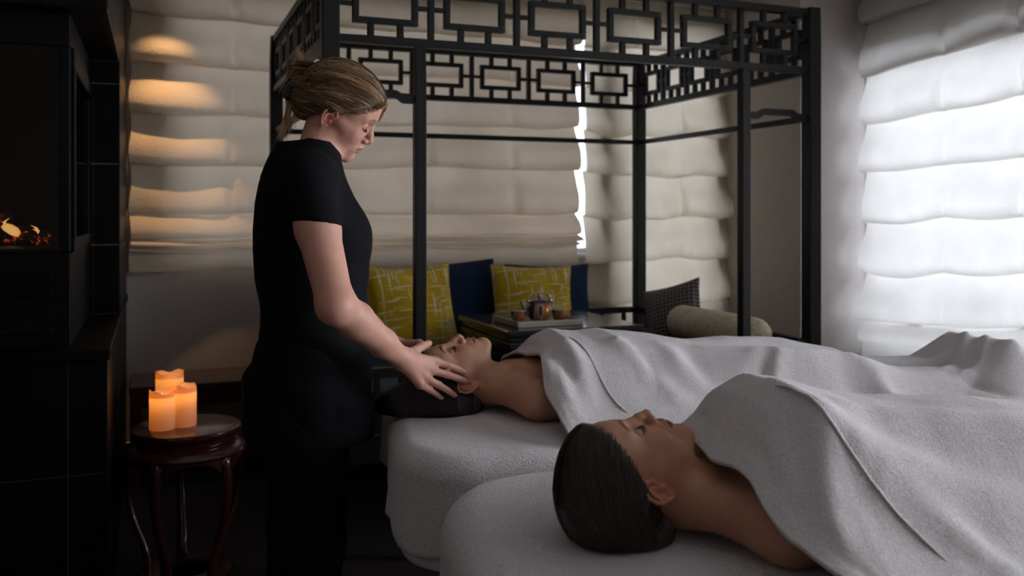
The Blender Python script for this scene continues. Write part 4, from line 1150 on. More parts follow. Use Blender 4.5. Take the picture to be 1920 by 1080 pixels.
# ------------------------------------------------------------------ people
def m_skin(name, rough=0.50):
    t = NT(name); at = t.n('ShaderNodeAttribute'); at.attribute_name = 'paint'
    v = t.coord(); n1 = t.noise(v, 30, 4); n2 = t.noise(v, 420, 3, .6)
    c = t.mix(0.10, at.outputs['Color'], t.ramp(n1, [(0.3, (0.30, 0.10, 0.07)), (0.7, (0.75, 0.52, 0.42))]))
    t.set(Base_Color=c, Roughness=rough, Normal=t.bump(n2, .10, .001))
    t.b.inputs['Subsurface Weight'].default_value = 0.16; t.b.inputs['Subsurface Radius'].default_value = (0.010, 0.004, 0.002); t.b.inputs['Subsurface Scale'].default_value = 1.0
    t.b.inputs['Specular IOR Level'].default_value = 0.4
    return t.m
def m_hair(name, rough=0.36):
    t = NT(name); at = t.n('ShaderNodeAttribute'); at.attribute_name = 'paint'
    t.set(Base_Color=at.outputs['Color'], Roughness=rough); t.b.inputs['Specular IOR Level'].default_value = 0.55
    return t.m
M['skin'] = m_skin('skin'); M['hair'] = m_hair('hair')
M['hair_dark'] = m_hair('dark_hair', 0.42)
def m_cloth_black():
    t = NT('black_uniform_cloth'); v = t.coord(); n1 = t.noise(v, 700, 2); n2 = t.noise(v, 7, 4)
    t.set(Base_Color=t.ramp(n2, [(0.3, (0.0026, 0.0027, 0.0040)), (0.7, (0.0038, 0.0040, 0.0058))]), Roughness=.8, Normal=t.bump(n1, .25, .001))
    t.b.inputs['Specular IOR Level'].default_value = .12; t.b.inputs['Sheen Weight'].default_value = .0; return t.m
M['uniform'] = m_cloth_black()
M['lash'] = plain('lash_hair', (0.012, 0.009, 0.008), .6)
M['clip'] = plain('black_acetate', (0.006, 0.006, 0.007), .12, coat=.5)
M['gold'] = plain('gold_metal', (0.75, 0.50, 0.22), .22, 1.0, var=.05)

def painted(name, V, Q, C, mat, parent, smooth=True):
    me = fast_mesh(name, V, Q)
    if len(me.vertices) == len(C):
        al = me.color_attributes.new('paint', 'FLOAT_COLOR', 'POINT')
        al.data.foreach_set('color', np.c_[C, np.ones(len(C))].astype(np.float32).ravel())
    return link(name, me, mat, parent, smooth)
def joinm(parts):
    V = []; Q = []; C = []; o = 0
    for v, q, c in parts: V.append(v); Q.append(q + o); C.append(c); o += len(v)
    return np.concatenate(V), np.concatenate(Q), np.concatenate(C)
def ribbons(paths, rad, cols):
    """paths (N,K,3): three-sided tapering strands"""
    N, K = paths.shape[:2]
    t = np.gradient(paths, axis=1); t /= np.linalg.norm(t, axis=2, keepdims=True) + 1e-9
    ref = np.array((.37, .61, .70)); a = np.cross(t, ref); a /= np.linalg.norm(a, axis=2, keepdims=True) + 1e-9; b = np.cross(a, t)
    w = rad * np.clip(np.sin(np.pi * np.linspace(.10, .98, K)) ** .5, .18, 1)[None, :, None]
    rings = np.stack([paths + w * (a * math.cos(x) + b * math.sin(x)) for x in (0, 2.094, 4.189)], 2)
    V = rings.reshape(-1, 3); base = (np.arange(N)[:, None, None] * K + np.arange(K - 1)[None, :, None]) * 3
    k = np.arange(3)[None, None]
    q = np.stack([base + k, base + (k + 1) % 3, base + 3 + (k + 1) % 3, base + 3 + k], -1).reshape(-1, 4)
    C = np.repeat(cols, K * 3, 0)
    return V, q, C
def radial(f, c, dirs, r0=.03, r1=.34):
    """distance from c along dirs to the surface of f"""
    lo = np.full(len(dirs), r0); hi = np.full(len(dirs), r1)
    for _ in range(18):
        m = (lo + hi) / 2; ins = f((c + dirs * m[:, None]).astype(F32)) < 0
        lo = np.where(ins, m, lo); hi = np.where(ins, hi, m)
    return lo
def sweep(f, c, starts, ends, K, seed, lift=.0015, jit=.03, curl=0.0):
    """strands that hug the surface f from start to end directions"""
    rg = np.random.default_rng(seed); N = len(starts)
    a = starts / np.linalg.norm(starts, axis=1, keepdims=True); b = ends / np.linalg.norm(ends, axis=1, keepdims=True)
    T = np.linspace(0, 1, K)[None, :, None]
    sg = np.sign(starts[:, 0] + 1e-6)
    m = np.stack([1.15 * starts[:, 0] + sg * .022, np.full(N, -.012), .40 * starts[:, 2] + .034], 1)
    m = m / np.linalg.norm(m, axis=1, keepdims=True) * 1.1 + rg.normal(0, jit, (N, 3))
    d = (1 - T) ** 2 * a[:, None] + 2 * T * (1 - T) * m[:, None] + T ** 2 * b[:, None]
    d /= np.linalg.norm(d, axis=2, keepdims=True)
    r = radial(f, np.asarray(c, float), d.reshape(-1, 3)).reshape(N, K)
    r = r + lift * rg.uniform(-.4, 1.6, N)[:, None] + .0012 * np.sin(T[:, :, 0] * 7 + rg.uniform(0, 6, N)[:, None])
    return np.asarray(c) + d * r[..., None]
def lashes(pose_R, pose_t, parent, n=26):
    mb = MB(); rg = random.Random(3)
    for s in (-1, 1):
        for i in range(n):
            x = .0185 + .0275 * i / (n - 1); z = .0043 + .0045 * ((x - .032) / .0145) ** 2
            y = .0800 - .0085 * ((x - .030) / .016) ** 2 + .0005
            p0 = np.array((s * x, y, z)); dr = np.array((s * (x - .030) * 22, .75, -1.0 + rg.uniform(-.1, .1))); dr /= np.linalg.norm(dr)
            pts = [p0 + dr * L + np.array((0, 0, .0022)) * (L / .008) ** 2 for L in (-.001, .003, .0055, .0078)]
            mb.tube([tuple(pose_R @ p + pose_t) for p in pts], [.00042, .00036, .00024, .00008], 3, False)
    return mb.build('eyelashes', M['lash'], parent)

def hair_cap(q, grow=0.0, a=0.020, b=0.75, volume=(0.0, 0.0, 0.0)):
    d = ell(q, (0, -0.017, 0.036), (0.0785 + grow + volume[0], 0.1030 + grow + volume[1], 0.0905 + grow + volume[2]))
    d = smin(d, ell(q, (0, 0.030, 0.052), (0.062 + grow, 0.0545 + grow, 0.055 + grow)), .03)
    cut = (a + b * q[:, 1] + 0.10 * np.abs(q[:, 0]) - q[:, 2]) * .8
    lobe = ell(np.c_[np.abs(q[:, :1]), q[:, 1:]], (0.070, 0.006, -0.010), (0.020, 0.024, 0.034))      # leave the ear free
    return smax(smax(d, cut, .010), -lobe, .006)

# ---------------------------------------------------------------- the two clients
def client(O, R, t, skin, lip, brow, blush, haircol, label, seed, bust, long_hair):
    R = np.array(R, float); u_, s_, v_ = np.linalg.svd(R); R = (u_ @ v_).astype(F32); t = np.array(t, F32)
    root = tag(empty('person', (*uv(.5, 0, O), ZTAB)), label, 'person')
    org = np.array(root.location)
    B3 = np.array([[E1[0], E2[0], 0], [E1[1], E2[1], 0], [0, 0, 1]], F32); o3 = np.array((O[0], O[1], ZTAB), F32)
    def body_local(q): return (q - o3) @ B3
    nk = body_local((R @ np.array((0, -.024, -.045)) + t)[None].astype(F32))[0]
    nk2 = body_local((R @ np.array((0, -.012, -.075)) + t)[None].astype(F32))[0]
    def skin_f(q, coarse=False):
        b = body_local(q); a = b.copy(); a[:, 1] = np.abs(a[:, 1])
        d = cone(b, nk, (.165, 0, .060), .049, .052)
        d = smin(d, cone(b, nk2, (.150, 0, .078), .038, .036), .02)
        d = smin(d, cone(a, (.085, .020, .062), (.165, .130, .060), .036, .040), .04)
        d = smin(d, cone(a, (.185, .050, .062), (.185, .160, .056), .050, .050), .03)
        d = smin(d, ell(a, (.40, 0, .072), (.25, .165, .078)), .04)
        d = smin(d, ell(a, (.25, 0, .066), (.11, .165, .064)), .03)
        d = smin(d, cone(a, (.200, .172, .052), (.46, .190, .040), .046, .034), .025)
        d = smin(d, cone(a, (.158, .016, .110), (.176, .070, .107), .0060, .0060), .012)
        d = smin(d, cone(a, (.176, .070, .107), (.172, .135, .100), .0060, .0060), .012)
        d = smax(d, -ell(a, (.148, .055, .124), (.012, .034, .014)), .016)
        d = smax(d, -ell(a, (.150, 0, .124), (.010, .010, .010)), .012)
        d = smin(d, cone(a, nk2 + np.array((.012, .030, .006)), (.152, .012, .100), .010, .008), .016)      # neck tendon
        d = smin(d, ell(a, (.32, .080, .115), (.085, .080, bust)), .03)
        m = ((b - np.array((0, 0, .09), F32)) ** 2).sum(1) < .27 ** 2
        if m.any():
            h = head_skin((q[m] - t) @ R); d = d.copy(); d[m] = smin(d[m], h, .022)
        return d
    lo = np.array((*uv(-.17, -.05, O), ZTAB)) - np.array((.02, .26, .03)); hi = lo + np.array((.50, .58, .36))
    V, Q = surface_nets(lambda q: np.maximum(skin_f(q), body_local(q)[:, 0] - .27), lo, hi, .0019)
    ql = (V.astype(F32) - t) @ R
    C = head_color(ql, skin, lip, brow, blush)
    def rest(q):
        b = body_local(q); a = b.copy(); a[:, 1] = np.abs(a[:, 1])
        d = skin_f(q)
        d = smin(d, ell(a, (.66, 0, .075), (.20, .165, .075)), .05)
        d = smin(d, cone(a, (.72, .085, .068), (1.08, .10, .046), .066, .042), .04)
        d = smin(d, cone(a, (1.08, .10, .046), (1.48, .105, .036), .040, .028), .03)
        d = smin(d, cone(a, (1.50, .11, .036), (1.53, .12, .100), .028, .024), .02)
        return np.maximum(d, .25 - b[:, 0])
    lo2 = np.array((O[0] + .0, O[1] - .65, ZTAB - .03)); V2, Q2 = surface_nets(rest, lo2, lo2 + np.array((1.75, 1.1, .30)), .010)
    V, Q, C = joinm([(V, Q, C), (V2, Q2, np.tile(np.asarray(skin, float), (len(V2), 1)))])
    painted('body', V - org, Q, C, M['skin'], root)
    lashes(np.asarray(R, float), np.asarray(t, float) - org, root)
    # hair: combed back from the brow
    if long_hair:
        def hf(q):
            d = hair_cap(q, .002)
            lo_ = (PZ(752, 755, ZTAB + .034) - t) @ R; lo2_ = (PZ(722, 760, ZTAB + .026) - t) @ R
            d = smin(d, ell(q, (0, -.080, .040), (.088, .052, .100)), .03)
            d = smin(d, chain(q, [(0, -.050, .085), lo_, lo2_], [.062, .044, .026], .02), .035)
            return d
    else:
        def hf(q):
            d = hair_cap(q, .004, volume=(0.002, 0.003, 0.004))
            return smin(d, ell(q, (0, -.080, -.010), (.058, .040, .055)), .03)
    rg = np.random.default_rng(seed)
    Vh, Qh = surface_nets(lambda q: hf(q), (-.12, -.16, -.12), (.12, .13, .27), .003)
    hc = np.asarray(haircol[0]) * .8
    Ch = np.tile(hc, (len(Vh), 1))
    N = 2600
    th_ = rg.uniform(-1, 1, N)                                            # along the hairline, temple to temple and beyond
    y = .083 - .115 * np.abs(th_) ** 1.6; x = .076 * np.sin(th_ * math.pi / 2); z = .020 + .75 * y + .10 * np.abs(x) + rg.uniform(0, .05, N) * rg.uniform(0, 1, N)
    c0 = np.array((0, -.014, .030))
    prt = rg.uniform(0, 1, N) < .35; zz = rg.uniform(0, 1, N)
    x = np.where(prt, np.sign(x) * rg.uniform(.002, .03, N), x); y = np.where(prt, .075 - .120 * zz, y); z = np.where(prt, .085 + .040 * np.sin(zz * 2.2), z)
    st_ = np.stack([x, y, z], 1) - c0
    if long_hair: en = np.stack([x * .9 + rg.normal(0, .012, N), rg.uniform(-.125, -.095, N), rg.uniform(.02, .110, N)], 1) - c0
    if long_hair:
        tl2 = (PZ(722, 760, ZTAB + .026) - t) @ R; mt = rg.uniform(0, 1, N) < .6
        en = np.where(mt[:, None], tl2 + rg.normal(0, .016, (N, 3)) - c0, en)
    else: en = np.stack([x * .45 + rg.normal(0, .010, N), np.full(N, -.105), rg.uniform(-.035, .030, N)], 1) - c0
    hf2 = lambda q: np.minimum(hf(q), head_skin(q, ears=False))
    st_[:, 2] -= rg.uniform(0, .010, N) * (rg.uniform(0, 1, N) < .6)
    pa = sweep(hf2, c0, st_, en, 16, seed, .0014, .045)
    k = rg.uniform(0, 1, (N, 1)) ** 1.6
    cols = np.asarray(haircol[0]) * (1 - k) + np.asarray(haircol[1]) * k
    n2 = 700; xs = rg.uniform(-1, 1, n2); s2 = np.stack([xs * .068, -.030 - .050 * (1 - xs ** 2) - rg.uniform(0, .01, n2), rg.uniform(-.062, -.025, n2)], 1) - c0
    e2 = np.stack([xs * .05, np.full(n2, -.110), rg.uniform(.01, .07, n2)], 1) - c0
    sl2 = np.linspace(0, 1, 16)[None, :, None]; dd = s2[:, None] * (1 - sl2) + e2[:, None] * sl2; dd /= np.linalg.norm(dd, axis=2, keepdims=True)
    pb = c0 + dd * (radial(hf2, c0, dd.reshape(-1, 3)).reshape(n2, 16) + rg.uniform(0, .002, n2)[:, None])[..., None]
    pa = np.concatenate([pa, pb]); cols = np.concatenate([cols, cols[:n2]])
    Vs, Qs, Cs = ribbons(pa, .0010, cols)
    V, Q, C = joinm([(Vh, Qh, Ch), (Vs, Qs, Cs)])
    V = V @ np.asarray(R, float).T + t
    V[:, 2] = np.maximum(V[:, 2], ZTAB + .006 + .0)
    painted('hair', V - org, Q, C, M['hair_dark'], root)
    return root, R, t, skin_f, hf
C2 = client(O2, [[0.046, 0.1085, -0.993], [-0.9815, 0.1897, -0.0248], [0.1857, 0.9758, 0.1152]], (0.730, 1.311, 0.842),
            (0.40, 0.190, 0.105), (0.24, 0.050, 0.055), (0.020, 0.011, 0.008), (0.36, 0.125, 0.080), ((.010, .0055, .004), (.075, .042, .030)),
            'resting person lying face up, sleek dark brown hair, bare shoulder, untouched by others', 11, .075, False)
C1 = client(O1, [[0.0435, -0.1365, -0.9897], [-0.9973, 0.0533, -0.0512], [0.0598, 0.9892, -0.1338]], (0.750, 2.317, 0.835),
            (0.49, 0.260, 0.155), (0.36, 0.090, 0.090), (0.016, 0.009, 0.007), (0.44, 0.17, 0.11), ((.006, .0045, .004), (.035, .022, .018)),
            'person lying face up having the temples massaged, long black hair spread out', 12, .045, True)

# ---------------------------------------------------------------- the therapist
RT_ = np.array([[-0.3769, 0.8415, 0.3871], [-0.8643, -0.1692, -0.4737], [-0.3331, -0.5131, 0.7911]]); _u, _s, _v = np.linalg.svd(RT_); RT_ = _u @ _v
TT_ = np.array((0.459, 2.401, 1.539))
th = tag(empty('person', (.36, 2.385, 0)), 'standing therapist in a black short-sleeved tunic, blonde hair clipped up', 'person')
torg = np.array(th.location)
SK = (0.57, 0.295, 0.215)
Rf, Tf = RT_.astype(F32), TT_.astype(F32)
hw = lambda *p: RT_ @ np.array(p) + TT_
def th_head(q):
    h = head_skin((q - Tf) @ Rf)
    d = smin(h, cone(q, hw(0, -.030, -.030), (.385, 2.390, 1.400), .046, .052), .022)
    d = smin(d, cone(q, hw(0, -.004, -.062), (.415, 2.388, 1.400), .030, .036), .025)
    return d
V1, Q1 = surface_nets(lambda q: np.maximum(th_head(q), 1.385 - q[:, 2]), (.28, 2.24, 1.36), (.62, 2.54, 1.70), .0019)
Cc1 = head_color((V1.astype(F32) - Tf) @ Rf, SK, (0.42, 0.13, 0.12), (0.16, 0.095, 0.06), (0.54, 0.20, 0.145))
# right arm and hand
SHR, ELR, WRR = np.array((.337, 2.195, 1.35)), np.array((.377, 2.035, 1.069)), P(752, 671, 2.165)
c1_head = lambda q: np.minimum(C1[3](q), C1[4]((q - C1[2]) @ C1[1]))
def on_head(px, py, off):
    """a point a little above the client's head under that pixel"""
    d = ray(px, py); d = d / np.linalg.norm(d); ks = np.linspace(1.9, 2.7, 1600)
    p = np.array((0, 0, EYE)) + d * ks[:, None]; v = c1_head(p.astype(F32)); i = int(np.argmax(v < 0))
    if not (v < 0).any(): i = int(np.argmin(v))
    return p[i] - d * off
def finger(mcp, tip, n=3, arch=.006):
    up = np.array((-.15, -.85, .45)); L = []
    for f, a in ((0, 0), (.45, 1.0), (.76, .8), (1.0, 0)): L.append(mcp + (tip - mcp) * f + up * arch * a)
    return L
def hand(q, wrist, mcps, fingers, thumb, dors, k=.016):
    d = None
    for m, r in zip(mcps, (.0125, .0125, .0118, .0108)):
        e = cone(q, wrist + (m - wrist) * .12 , m, .0185, r); d = e if d is None else smin(d, e, k)
    for F_, r in zip(fingers, ((.0104, .0094, .0086, .0074), (.0106, .0096, .0088, .0076), (.0100, .0090, .0082, .0070), (.0088, .0080, .0072, .0062))):
        d = smin(d, chain(q, F_, r, .002), .007)
        d = smin(d, ell(q, F_[1], (r[1] * 1.06,) * 3), .004)
    tr = (.0165, .0125, .0110, .0090)
    d = smin(d, chain(q, thumb, tr, .006), .014)
    for m in mcps:                                                        # tendons and knuckles
        d = smin(d, cone(q, wrist + dors * .020 + (m - wrist) * .3, m + dors * .0105, .0020, .0026), .007)
        d = smin(d, ell(q, m + dors * .004, (.0105,) * 3), .006)
    return d
mcpR = [on_head(815, 678, .026), on_head(808, 694, .026), on_head(797, 708, .026), on_head(787, 721, .026)]
mcpR[0] = P(815, 678, 2.215); mcpR[1] = P(808, 694, 2.200); mcpR[2] = P(797, 708, 2.188); mcpR[3] = P(787, 721, 2.180)
tipR = [on_head(869, 697, .005), on_head(872, 715, .005), on_head(852, 741, .005), on_head(827, 746, .005)]
fingR = [finger(m, t_) for m, t_ in zip(mcpR, tipR)]
thumbR = [WRR + (P(770, 660, 2.20) - WRR) * .5, P(774, 660, 2.205), P(790, 650, 2.235), P(804, 644, 2.262)]
DOR = np.array((-.10, -.80, .55)); DOR /= np.linalg.norm(DOR)
def arm(q, S, El, W, dors=None):
    m1 = S + (El - S) * .40; f1 = El + (W - El) * .28
    d = chain(q, [S, m1, El], [.052, .050, .041], .02)
    d = smin(d, chain(q, [El, f1, El + (W - El) * .7, W], [.040, .041, .032, .0255], .02), .025)
    return smin(d, ell(q, El + (El - (S + W) / 2) * .10, (.030,) * 3), .02)
def armR(q):
    d = arm(q, SHR, ELR, WRR)
    return smin(d, hand(q, WRR, mcpR, fingR, thumbR, DOR), .018)
V2_, Q2_ = surface_nets(armR, (.24, 1.94, .76), (.80, 2.32, 1.43), .0021)
# left arm, beyond the client's head
SHL, ELL, WRL = np.array((.337, 2.575, 1.35)), np.array((.41, 2.66, 1.09)), P(742, 652, 2.475)
mcpL = [P(786, 650, 2.425), P(786, 656, 2.445), P(780, 664, 2.460), P(772, 674, 2.468)]
def mirror_tip(p):
    s, t_ = st(p[0], p[1], O1); a, b = uv(s, -t_ + .004, O1); return np.array((a, b, p[2]))
tipL = [mirror_tip(x) for x in tipR]
fingL = [finger(m, t_, arch=0.0) for m, t_ in zip(mcpL, tipL)]
thumbL = [WRL + (P(768, 648, 2.44) - WRL) * .6, P(772, 646, 2.432), P(786, 644, 2.405), P(796, 648, 2.380)]
def armL(q):
    d = arm(q, SHL, ELL, WRL)
    return smin(d, hand(q, WRL, mcpL, fingL, thumbL, np.array((-.1, .8, .55))), .018)
V3_, Q3_ = surface_nets(armL, (.24, 2.26, .76), (.86, 2.78, 1.43), .0026)
def core(q):
    a = q.copy(); a[:, 1] = np.abs(a[:, 1] - 2.385)
    d = ell(a, (.365, 0, 1.24), (.095, .135, .20)); d = smin(d, ell(a, (.345, 0, .90), (.10, .14, .16)), .08)
    d = smin(d, cone(a, (.38, .02, 1.39), (.345, .16, 1.345), .042, .042), .03)
    d = smin(d, cone(a, (.345, .085, .86), (.345, .085, .48), .078, .052), .04)
    return smin(d, cone(a, (.345, .085, .48), (.33, .085, .09), .050, .034), .03)
V4_, Q4_ = surface_nets(core, (.18, 2.12, .03), (.56, 2.66, 1.46), .010)
def arm_col(V, tips):
    C = np.tile(np.asarray(SK, float), (len(V), 1))
    def put(c, r, col, w):
        m = (w * np.exp(-((V - c) ** 2).sum(1) / r ** 2))[:, None]; C[:] = C * (1 - m) + np.asarray(col) * m
    for F_ in tips:
        for j in (0, 1): put(F_[j], .014, (.55, .22, .17), .5)
        put(F_[3], .012, (.60, .27, .22), .6)
    put(ELR, .05, (.55, .23, .175), .45)
    return C
Vb, Qb, Cb = joinm([(V1, Q1, Cc1), (V2_, Q2_, arm_col(V2_, fingR)), (V3_, Q3_, arm_col(V3_, fingL)), (V4_, Q4_, np.tile(np.asarray(SK, float), (len(V4_), 1)))])
painted('body', Vb - torg, Qb, Cb, M['skin'], th)
lashes(RT_, TT_ - torg, th)
# nails of the near hand
for F_ in fingR:
    dr = (F_[3] - F_[2]); dr /= np.linalg.norm(dr); sd = np.cross(dr, DOR); sd /= np.linalg.norm(sd); nn = np.cross(sd, dr); nn /= np.linalg.norm(nn)
    c = F_[3] + dr * .0005; g_ = []
    for i in np.linspace(-1, 1, 7):
        g_.append([c + dr * (j * .0050) * math.sqrt(max(.02, 1 - .55 * i * i)) + sd * (i * .0042) + nn * (.0072 - .0026 * i * i - .0012 * max(0, j) ** 2) for j in np.linspace(-1, 1, 7)])
    MB().grid(np.array(g_) - torg).build('fingernail', M.setdefault('nail', plain('clear_nail', (.62, .34, .29), .22, var=.03)), th, smooth=True)

# tunic and trousers
SIL = [(268, 520, 618, .090), (290, 506, 630, .120), (315, 495, 636, .150), (345, 486, 648, .170), (380, 479, 664, .176), (430, 475, 684, .172), (470, 475, 689, .166), (520, 478, 687, .156), (560, 485, 684, .146), (610, 491, 682, .140), (650, 484, 686, .150), (700, 458, 691, .172), (740, 451, 694, .184), (800, 457, 696, .186), (860, 470, 697, .184), (900, 478, 698, .182)]
sec = []
for y, xb, xf, hw_ in SIL:
    b_, f_ = P(xb, y, 2.385), P(xf, y, 2.385); sec.append(((b_[2] + f_[2]) / 2, (b_[0] + f_[0]) / 2, (f_[0] - b_[0]) / 2, hw_))
sec = np.array(sec)[::-1]
def loft(q, sec, vc=2.385, pw_=2.3):
    z = q[:, 2]; cu, rx, ry = (np.interp(z, sec[:, 0], sec[:, k]) for k in (1, 2, 3))
    k0 = (np.abs((q[:, 0] - cu) / rx) ** pw_ + np.abs((q[:, 1] - vc) / ry) ** pw_) ** (1 / pw_)
    d = (k0 - 1) * np.minimum(rx, ry)
    return np.maximum(np.maximum(d, z - sec[-1, 0]), sec[0, 0] - z)
ax_u = (ELR - SHR) / np.linalg.norm(ELR - SHR)
ax_l = (ELL - SHL) / np.linalg.norm(ELL - SHL)
hem_n = np.array((.12, .10, 1.0)); hem_n /= np.linalg.norm(hem_n)
SLV = SHR + ax_u * .118
NB, NT_ = np.array((.378, 2.392, 1.395)), np.array((.402, 2.392, 1.462))
def tunic(q):
    d = loft(q, sec)
    a = q.copy(); a[:, 1] = np.abs(a[:, 1] - 2.385)
    d = smin(d, cone(a, (.392, .02, 1.400), (.352, .150, 1.358), .050, .056), .035)
    d = smin(d, ell(a, (.455, .072, 1.215), (.058, .066, .070)), .04)
    for S, ax, L in ((SHR, ax_u, .118), (SHL, ax_l, .118)):
        e = cone(q, S - ax * .01, S + ax * .20, .0610, .0570)
        pl = (q - (S + ax * L)) @ hem_n.astype(F32) * -1.0
        e = smax(e, pl, .003)
        d = smin(d, e, .060)
    # soft drapery and the princess seam
    w = .0035 * np.sin(q[:, 2] * 46 + q[:, 0] * 22 + q[:, 1] * 15) * smoothstep(1.15, .95, q[:, 2]) * smoothstep(.70, .80, q[:, 2])
    d = d + w.astype(F32)
    # collar: a band that stands round the neck
    cl = cone(q, (.372, 2.392, 1.385), (.404, 2.392, 1.470), .076, .0640)
    ins_ = cone(q, (.372, 2.392, 1.385), (.408, 2.392, 1.500), .071, .0575)
    pl = (q - np.array((.400, 2.392, 1.452), F32)) @ np.array((.50, 0, .866), F32)
    cl = smax(smax(cl, -ins_, .002), pl, .003)
    d = smin(d, cl, .012)
    return smax(d, -np.maximum(ins_, 1.41 - q[:, 2]), .003)
Vt, Qt = surface_nets(tunic, (.17, 2.06, .70), (.58, 2.72, 1.52), .0040)
painted('tunic', Vt - torg, Qt, np.zeros((len(Vt), 3)), M['uniform'], th)
def trousers(q):
    a = q.copy(); a[:, 1] = np.abs(a[:, 1] - 2.385)
    d = ell(a, (.352, 0, .86), (.125, .165, .17)); d = smin(d, cone(a, (.365, .088, .82), (.362, .088, .46), .104, .082), .05)
    d = smin(d, cone(a, (.362, .088, .46), (.345, .088, .06), .080, .088), .04)
    return smax(d, .035 - q[:, 2], .004)
Vp, Qp = surface_nets(trousers, (.18, 2.16, .02), (.54, 2.62, 1.05), .0080)
painted('trousers', Vp - torg, Qp, np.zeros((len(Vp), 3)), M['uniform'], th)
for s in (-1, 1):
    f_ = lambda q: smax(smin(cone(q, (.31, 2.385 + s * .088, .035), (.46, 2.385 + s * .095, .028), .040, .034), ell(q, (.31, 2.385 + s * .088, .05), (.045, .038, .05)), .02), .002 - q[:, 2], .004)
    Vv, Qv = surface_nets(f_, (.24, 2.385 + s * .09 - .07, -.01), (.53, 2.385 + s * .09 + .07, .13), .006)
    painted('shoe', Vv - torg, Qv, np.zeros((len(Vv), 3)), M['clip'], th)

# hair, clip, earring
CLW = P(549, 170, 2.425); cl_l = RT_.T @ (CLW - TT_)
tl_ = lambda px, py, v=2.425: RT_.T @ (P(px, py, v) - TT_)
def th_hair(q):
    d = hair_cap(q, .004, a=.016, b=.80, volume=(.004, .006, .006))
    nape = ell(q, (0, -.085, -.020), (.050, .038, .050)); d = smin(d, nape, .03)
    d = smin(d, chain(q, [tl_(572, 205), tl_(562, 172), tl_(556, 140)], [.018, .030, .020], .01), .020)
    return smin(d, chain(q, [tl_(556, 140), tl_(551, 120), tl_(556, 104)], [.017, .013, .006], .01), .010)
Vh, Qh = surface_nets(th_hair, (-.13, -.20, -.12), (.13, .14, .20), .003)
rg = np.random.default_rng(31); dk, md, lt = np.array((.040, .022, .012)), np.array((.26, .145, .068)), np.array((.78, .52, .26))
Ch = np.tile(md * .55, (len(Vh), 1))
c0 = np.array((0, -.014, .030)); N = 3600
th_ = rg.uniform(-1, 1, N)
y = .084 - .120 * np.abs(th_) ** 1.5; x = .080 * np.sin(th_ * math.pi / 2); z = .016 + .80 * y + .10 * np.abs(x)
prt = rg.uniform(0, 1, N) < .5
zz = rg.uniform(0, 1, N) ** .7
yp = .088 - .085 * zz; zp = .082 + .042 * np.sin(zz * math.pi / 2)                   # along the parting
sd = np.sign(rg.uniform(-1, 1, N)); x = np.where(prt, sd * .004, x); y = np.where(prt, yp, y); z = np.where(prt, zp, z)
g1 = tl_(562, 176)
en = np.stack([g1[0] + rg.normal(0, .010, N), g1[1] + rg.normal(0, .006, N), g1[2] + rg.normal(0, .016, N)], 1) - c0
th_hs = lambda q: np.minimum(th_hair(q), head_skin(q, ears=False))
z = z - rg.uniform(0, .014, N) ** 1 * (rg.uniform(0, 1, N) < .5)
pa = sweep(th_hs, c0, np.stack([x, y, z], 1) - c0, en, 18, 32, .0016, .05, 0.0)
k = (rg.uniform(0, 1, (N, 1)) ** 1.3); band = .5 + .5 * np.sin(th_[:, None] * 19 + rg.normal(0, .5, (N, 1)))
kk = np.clip(.25 * k + .75 * k * band, 0, 1)
cols = np.where(kk < .4, dk + (md - dk) * (kk / .4), md + (lt - md) * ((kk - .4) / .6))
n2 = 900; xs = rg.uniform(-1, 1, n2); s2 = np.stack([xs * .066, -.030 - .055 * (1 - xs ** 2), -.070 + .045 * np.abs(xs) + rg.uniform(0, .03, n2)], 1) - c0
e2 = g1 + rg.normal(0, .008, (n2, 3)) - c0
sl2 = np.linspace(0, 1, 18)[None, :, None]; dd = s2[:, None] * (1 - sl2) + e2[:, None] * sl2; dd /= np.linalg.norm(dd, axis=2, keepdims=True)
pb = c0 + dd * (radial(th_hs, c0, dd.reshape(-1, 3)).reshape(n2, 18) + rg.uniform(0, .002, n2)[:, None])[..., None]
parts_ = [(Vh, Qh, Ch), ribbons(np.concatenate([pa, pb]), .0010, np.concatenate([cols, cols[:n2] * .8]))]
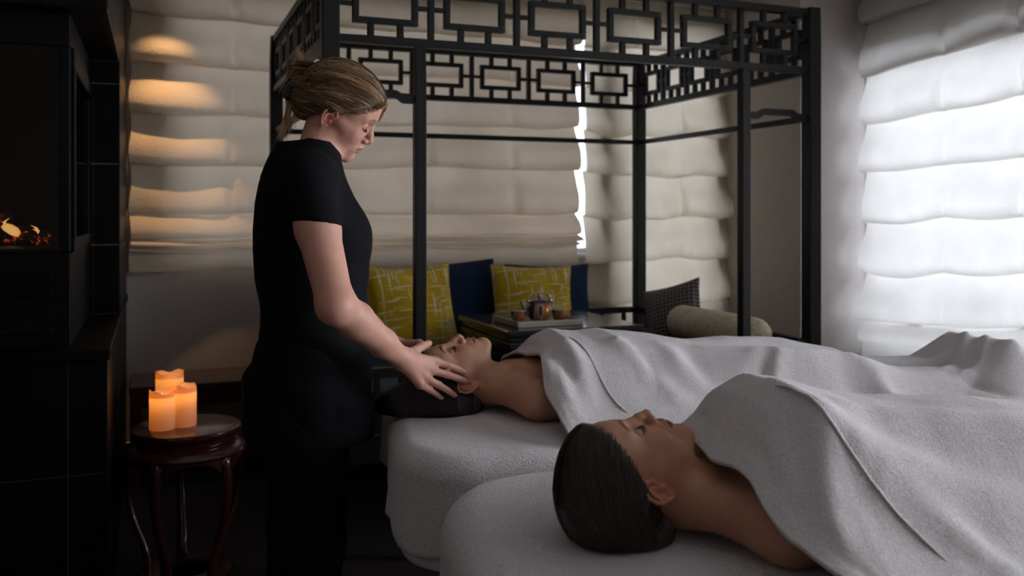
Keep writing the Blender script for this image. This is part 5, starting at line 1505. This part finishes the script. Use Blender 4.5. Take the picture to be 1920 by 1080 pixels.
# twist, tuft and loose tail
def tuft(n, a, b, c, ra, rb, rc_, seed):
    g_ = np.random.default_rng(seed); A0 = np.array(a) + g_.normal(0, ra, (n, 3)); B0 = np.array(b) + g_.normal(0, rb, (n, 3)); C0 = np.array(c) + g_.normal(0, rc_, (n, 3))
    T = np.linspace(0, 1, 12)[None, :, None]
    p = (1 - T) ** 2 * A0[:, None] + 2 * T * (1 - T) * B0[:, None] + T ** 2 * C0[:, None]
    kk_ = g_.uniform(0, 1, (n, 1)); return ribbons(p, .0009, md * (1 - kk_) + lt * kk_ * .9)
parts_ += [tuft(260, tl_(566, 190), tl_(552, 140), tl_(557, 100), .006, .009, .007, 1), tuft(160, tl_(560, 165), tl_(535, 130), tl_(548, 152), .006, .008, .006, 2),
           tuft(150, tl_(548, 178), tl_(540, 215), tl_(527, 258), .006, .005, .006, 3), tuft(90, tl_(550, 180), tl_(536, 220), tl_(541, 244), .006, .006, .007, 4), tuft(120, tl_(580, 214), tl_(562, 205), tl_(556, 180), .007, .006, .006, 5),
           tuft(26, hw(.035, .080, .078), hw(.055, .1, .05) * 0 + RT_.T @ (P(727, 197, 2.38) - TT_), RT_.T @ (P(712, 222, 2.36) - TT_), .004, .003, .003, 6) if False else tuft(60, (-.010, .084, .080), RT_.T @ (P(732, 192, 2.42) - TT_), RT_.T @ (P(709, 228, 2.44) - TT_), .004, .0025, .002, 6)]
V, Q, C = joinm(parts_)
painted('hair', V @ RT_.T + TT_ - torg, Q, C, M['hair'], th)
clip = MB(); n = 9
for s in (-1, 1):
    g_ = []
    for i in range(n):
        a = -1 + 2 * i / (n - 1)
        g_.append([cl_l + np.array((s * (.004 + .016 * j), -.020 - .010 * math.sin(j * 2.2) + .014 * j * j, a * .026 * (1 - .15 * j))) for j in np.linspace(0, 1.25, 7)])
    clip.grid(np.array(g_) @ RT_.T + TT_ - torg)
    for i in range(6):
        a = -.85 + 1.7 * i / 5; p0 = cl_l + np.array((s * .0235, -.011, a * .022)); p1 = p0 + np.array((-s * .004, .020, 0))
        clip.tube([tuple(RT_ @ p + TT_ - torg) for p in (p0, (p0 + p1) / 2 + np.array((s * .003, 0, 0)), p1)], [.0020, .0018, .0008], 6)
co = clip.build('hair_clip', M['clip'], th, smooth=True); so = co.modifiers.new('thick', 'SOLIDIFY'); so.thickness = .003
er = [tuple(hw(.0715 + .001 * math.sin(a), -.013 + .0052 * math.cos(a), -.0305 + .0052 * math.sin(a)) - torg) for a in np.linspace(0, 2 * math.pi, 20)]
MB().tube(er, .0011, 6, False).build('earring', M['gold'], th, smooth=True)
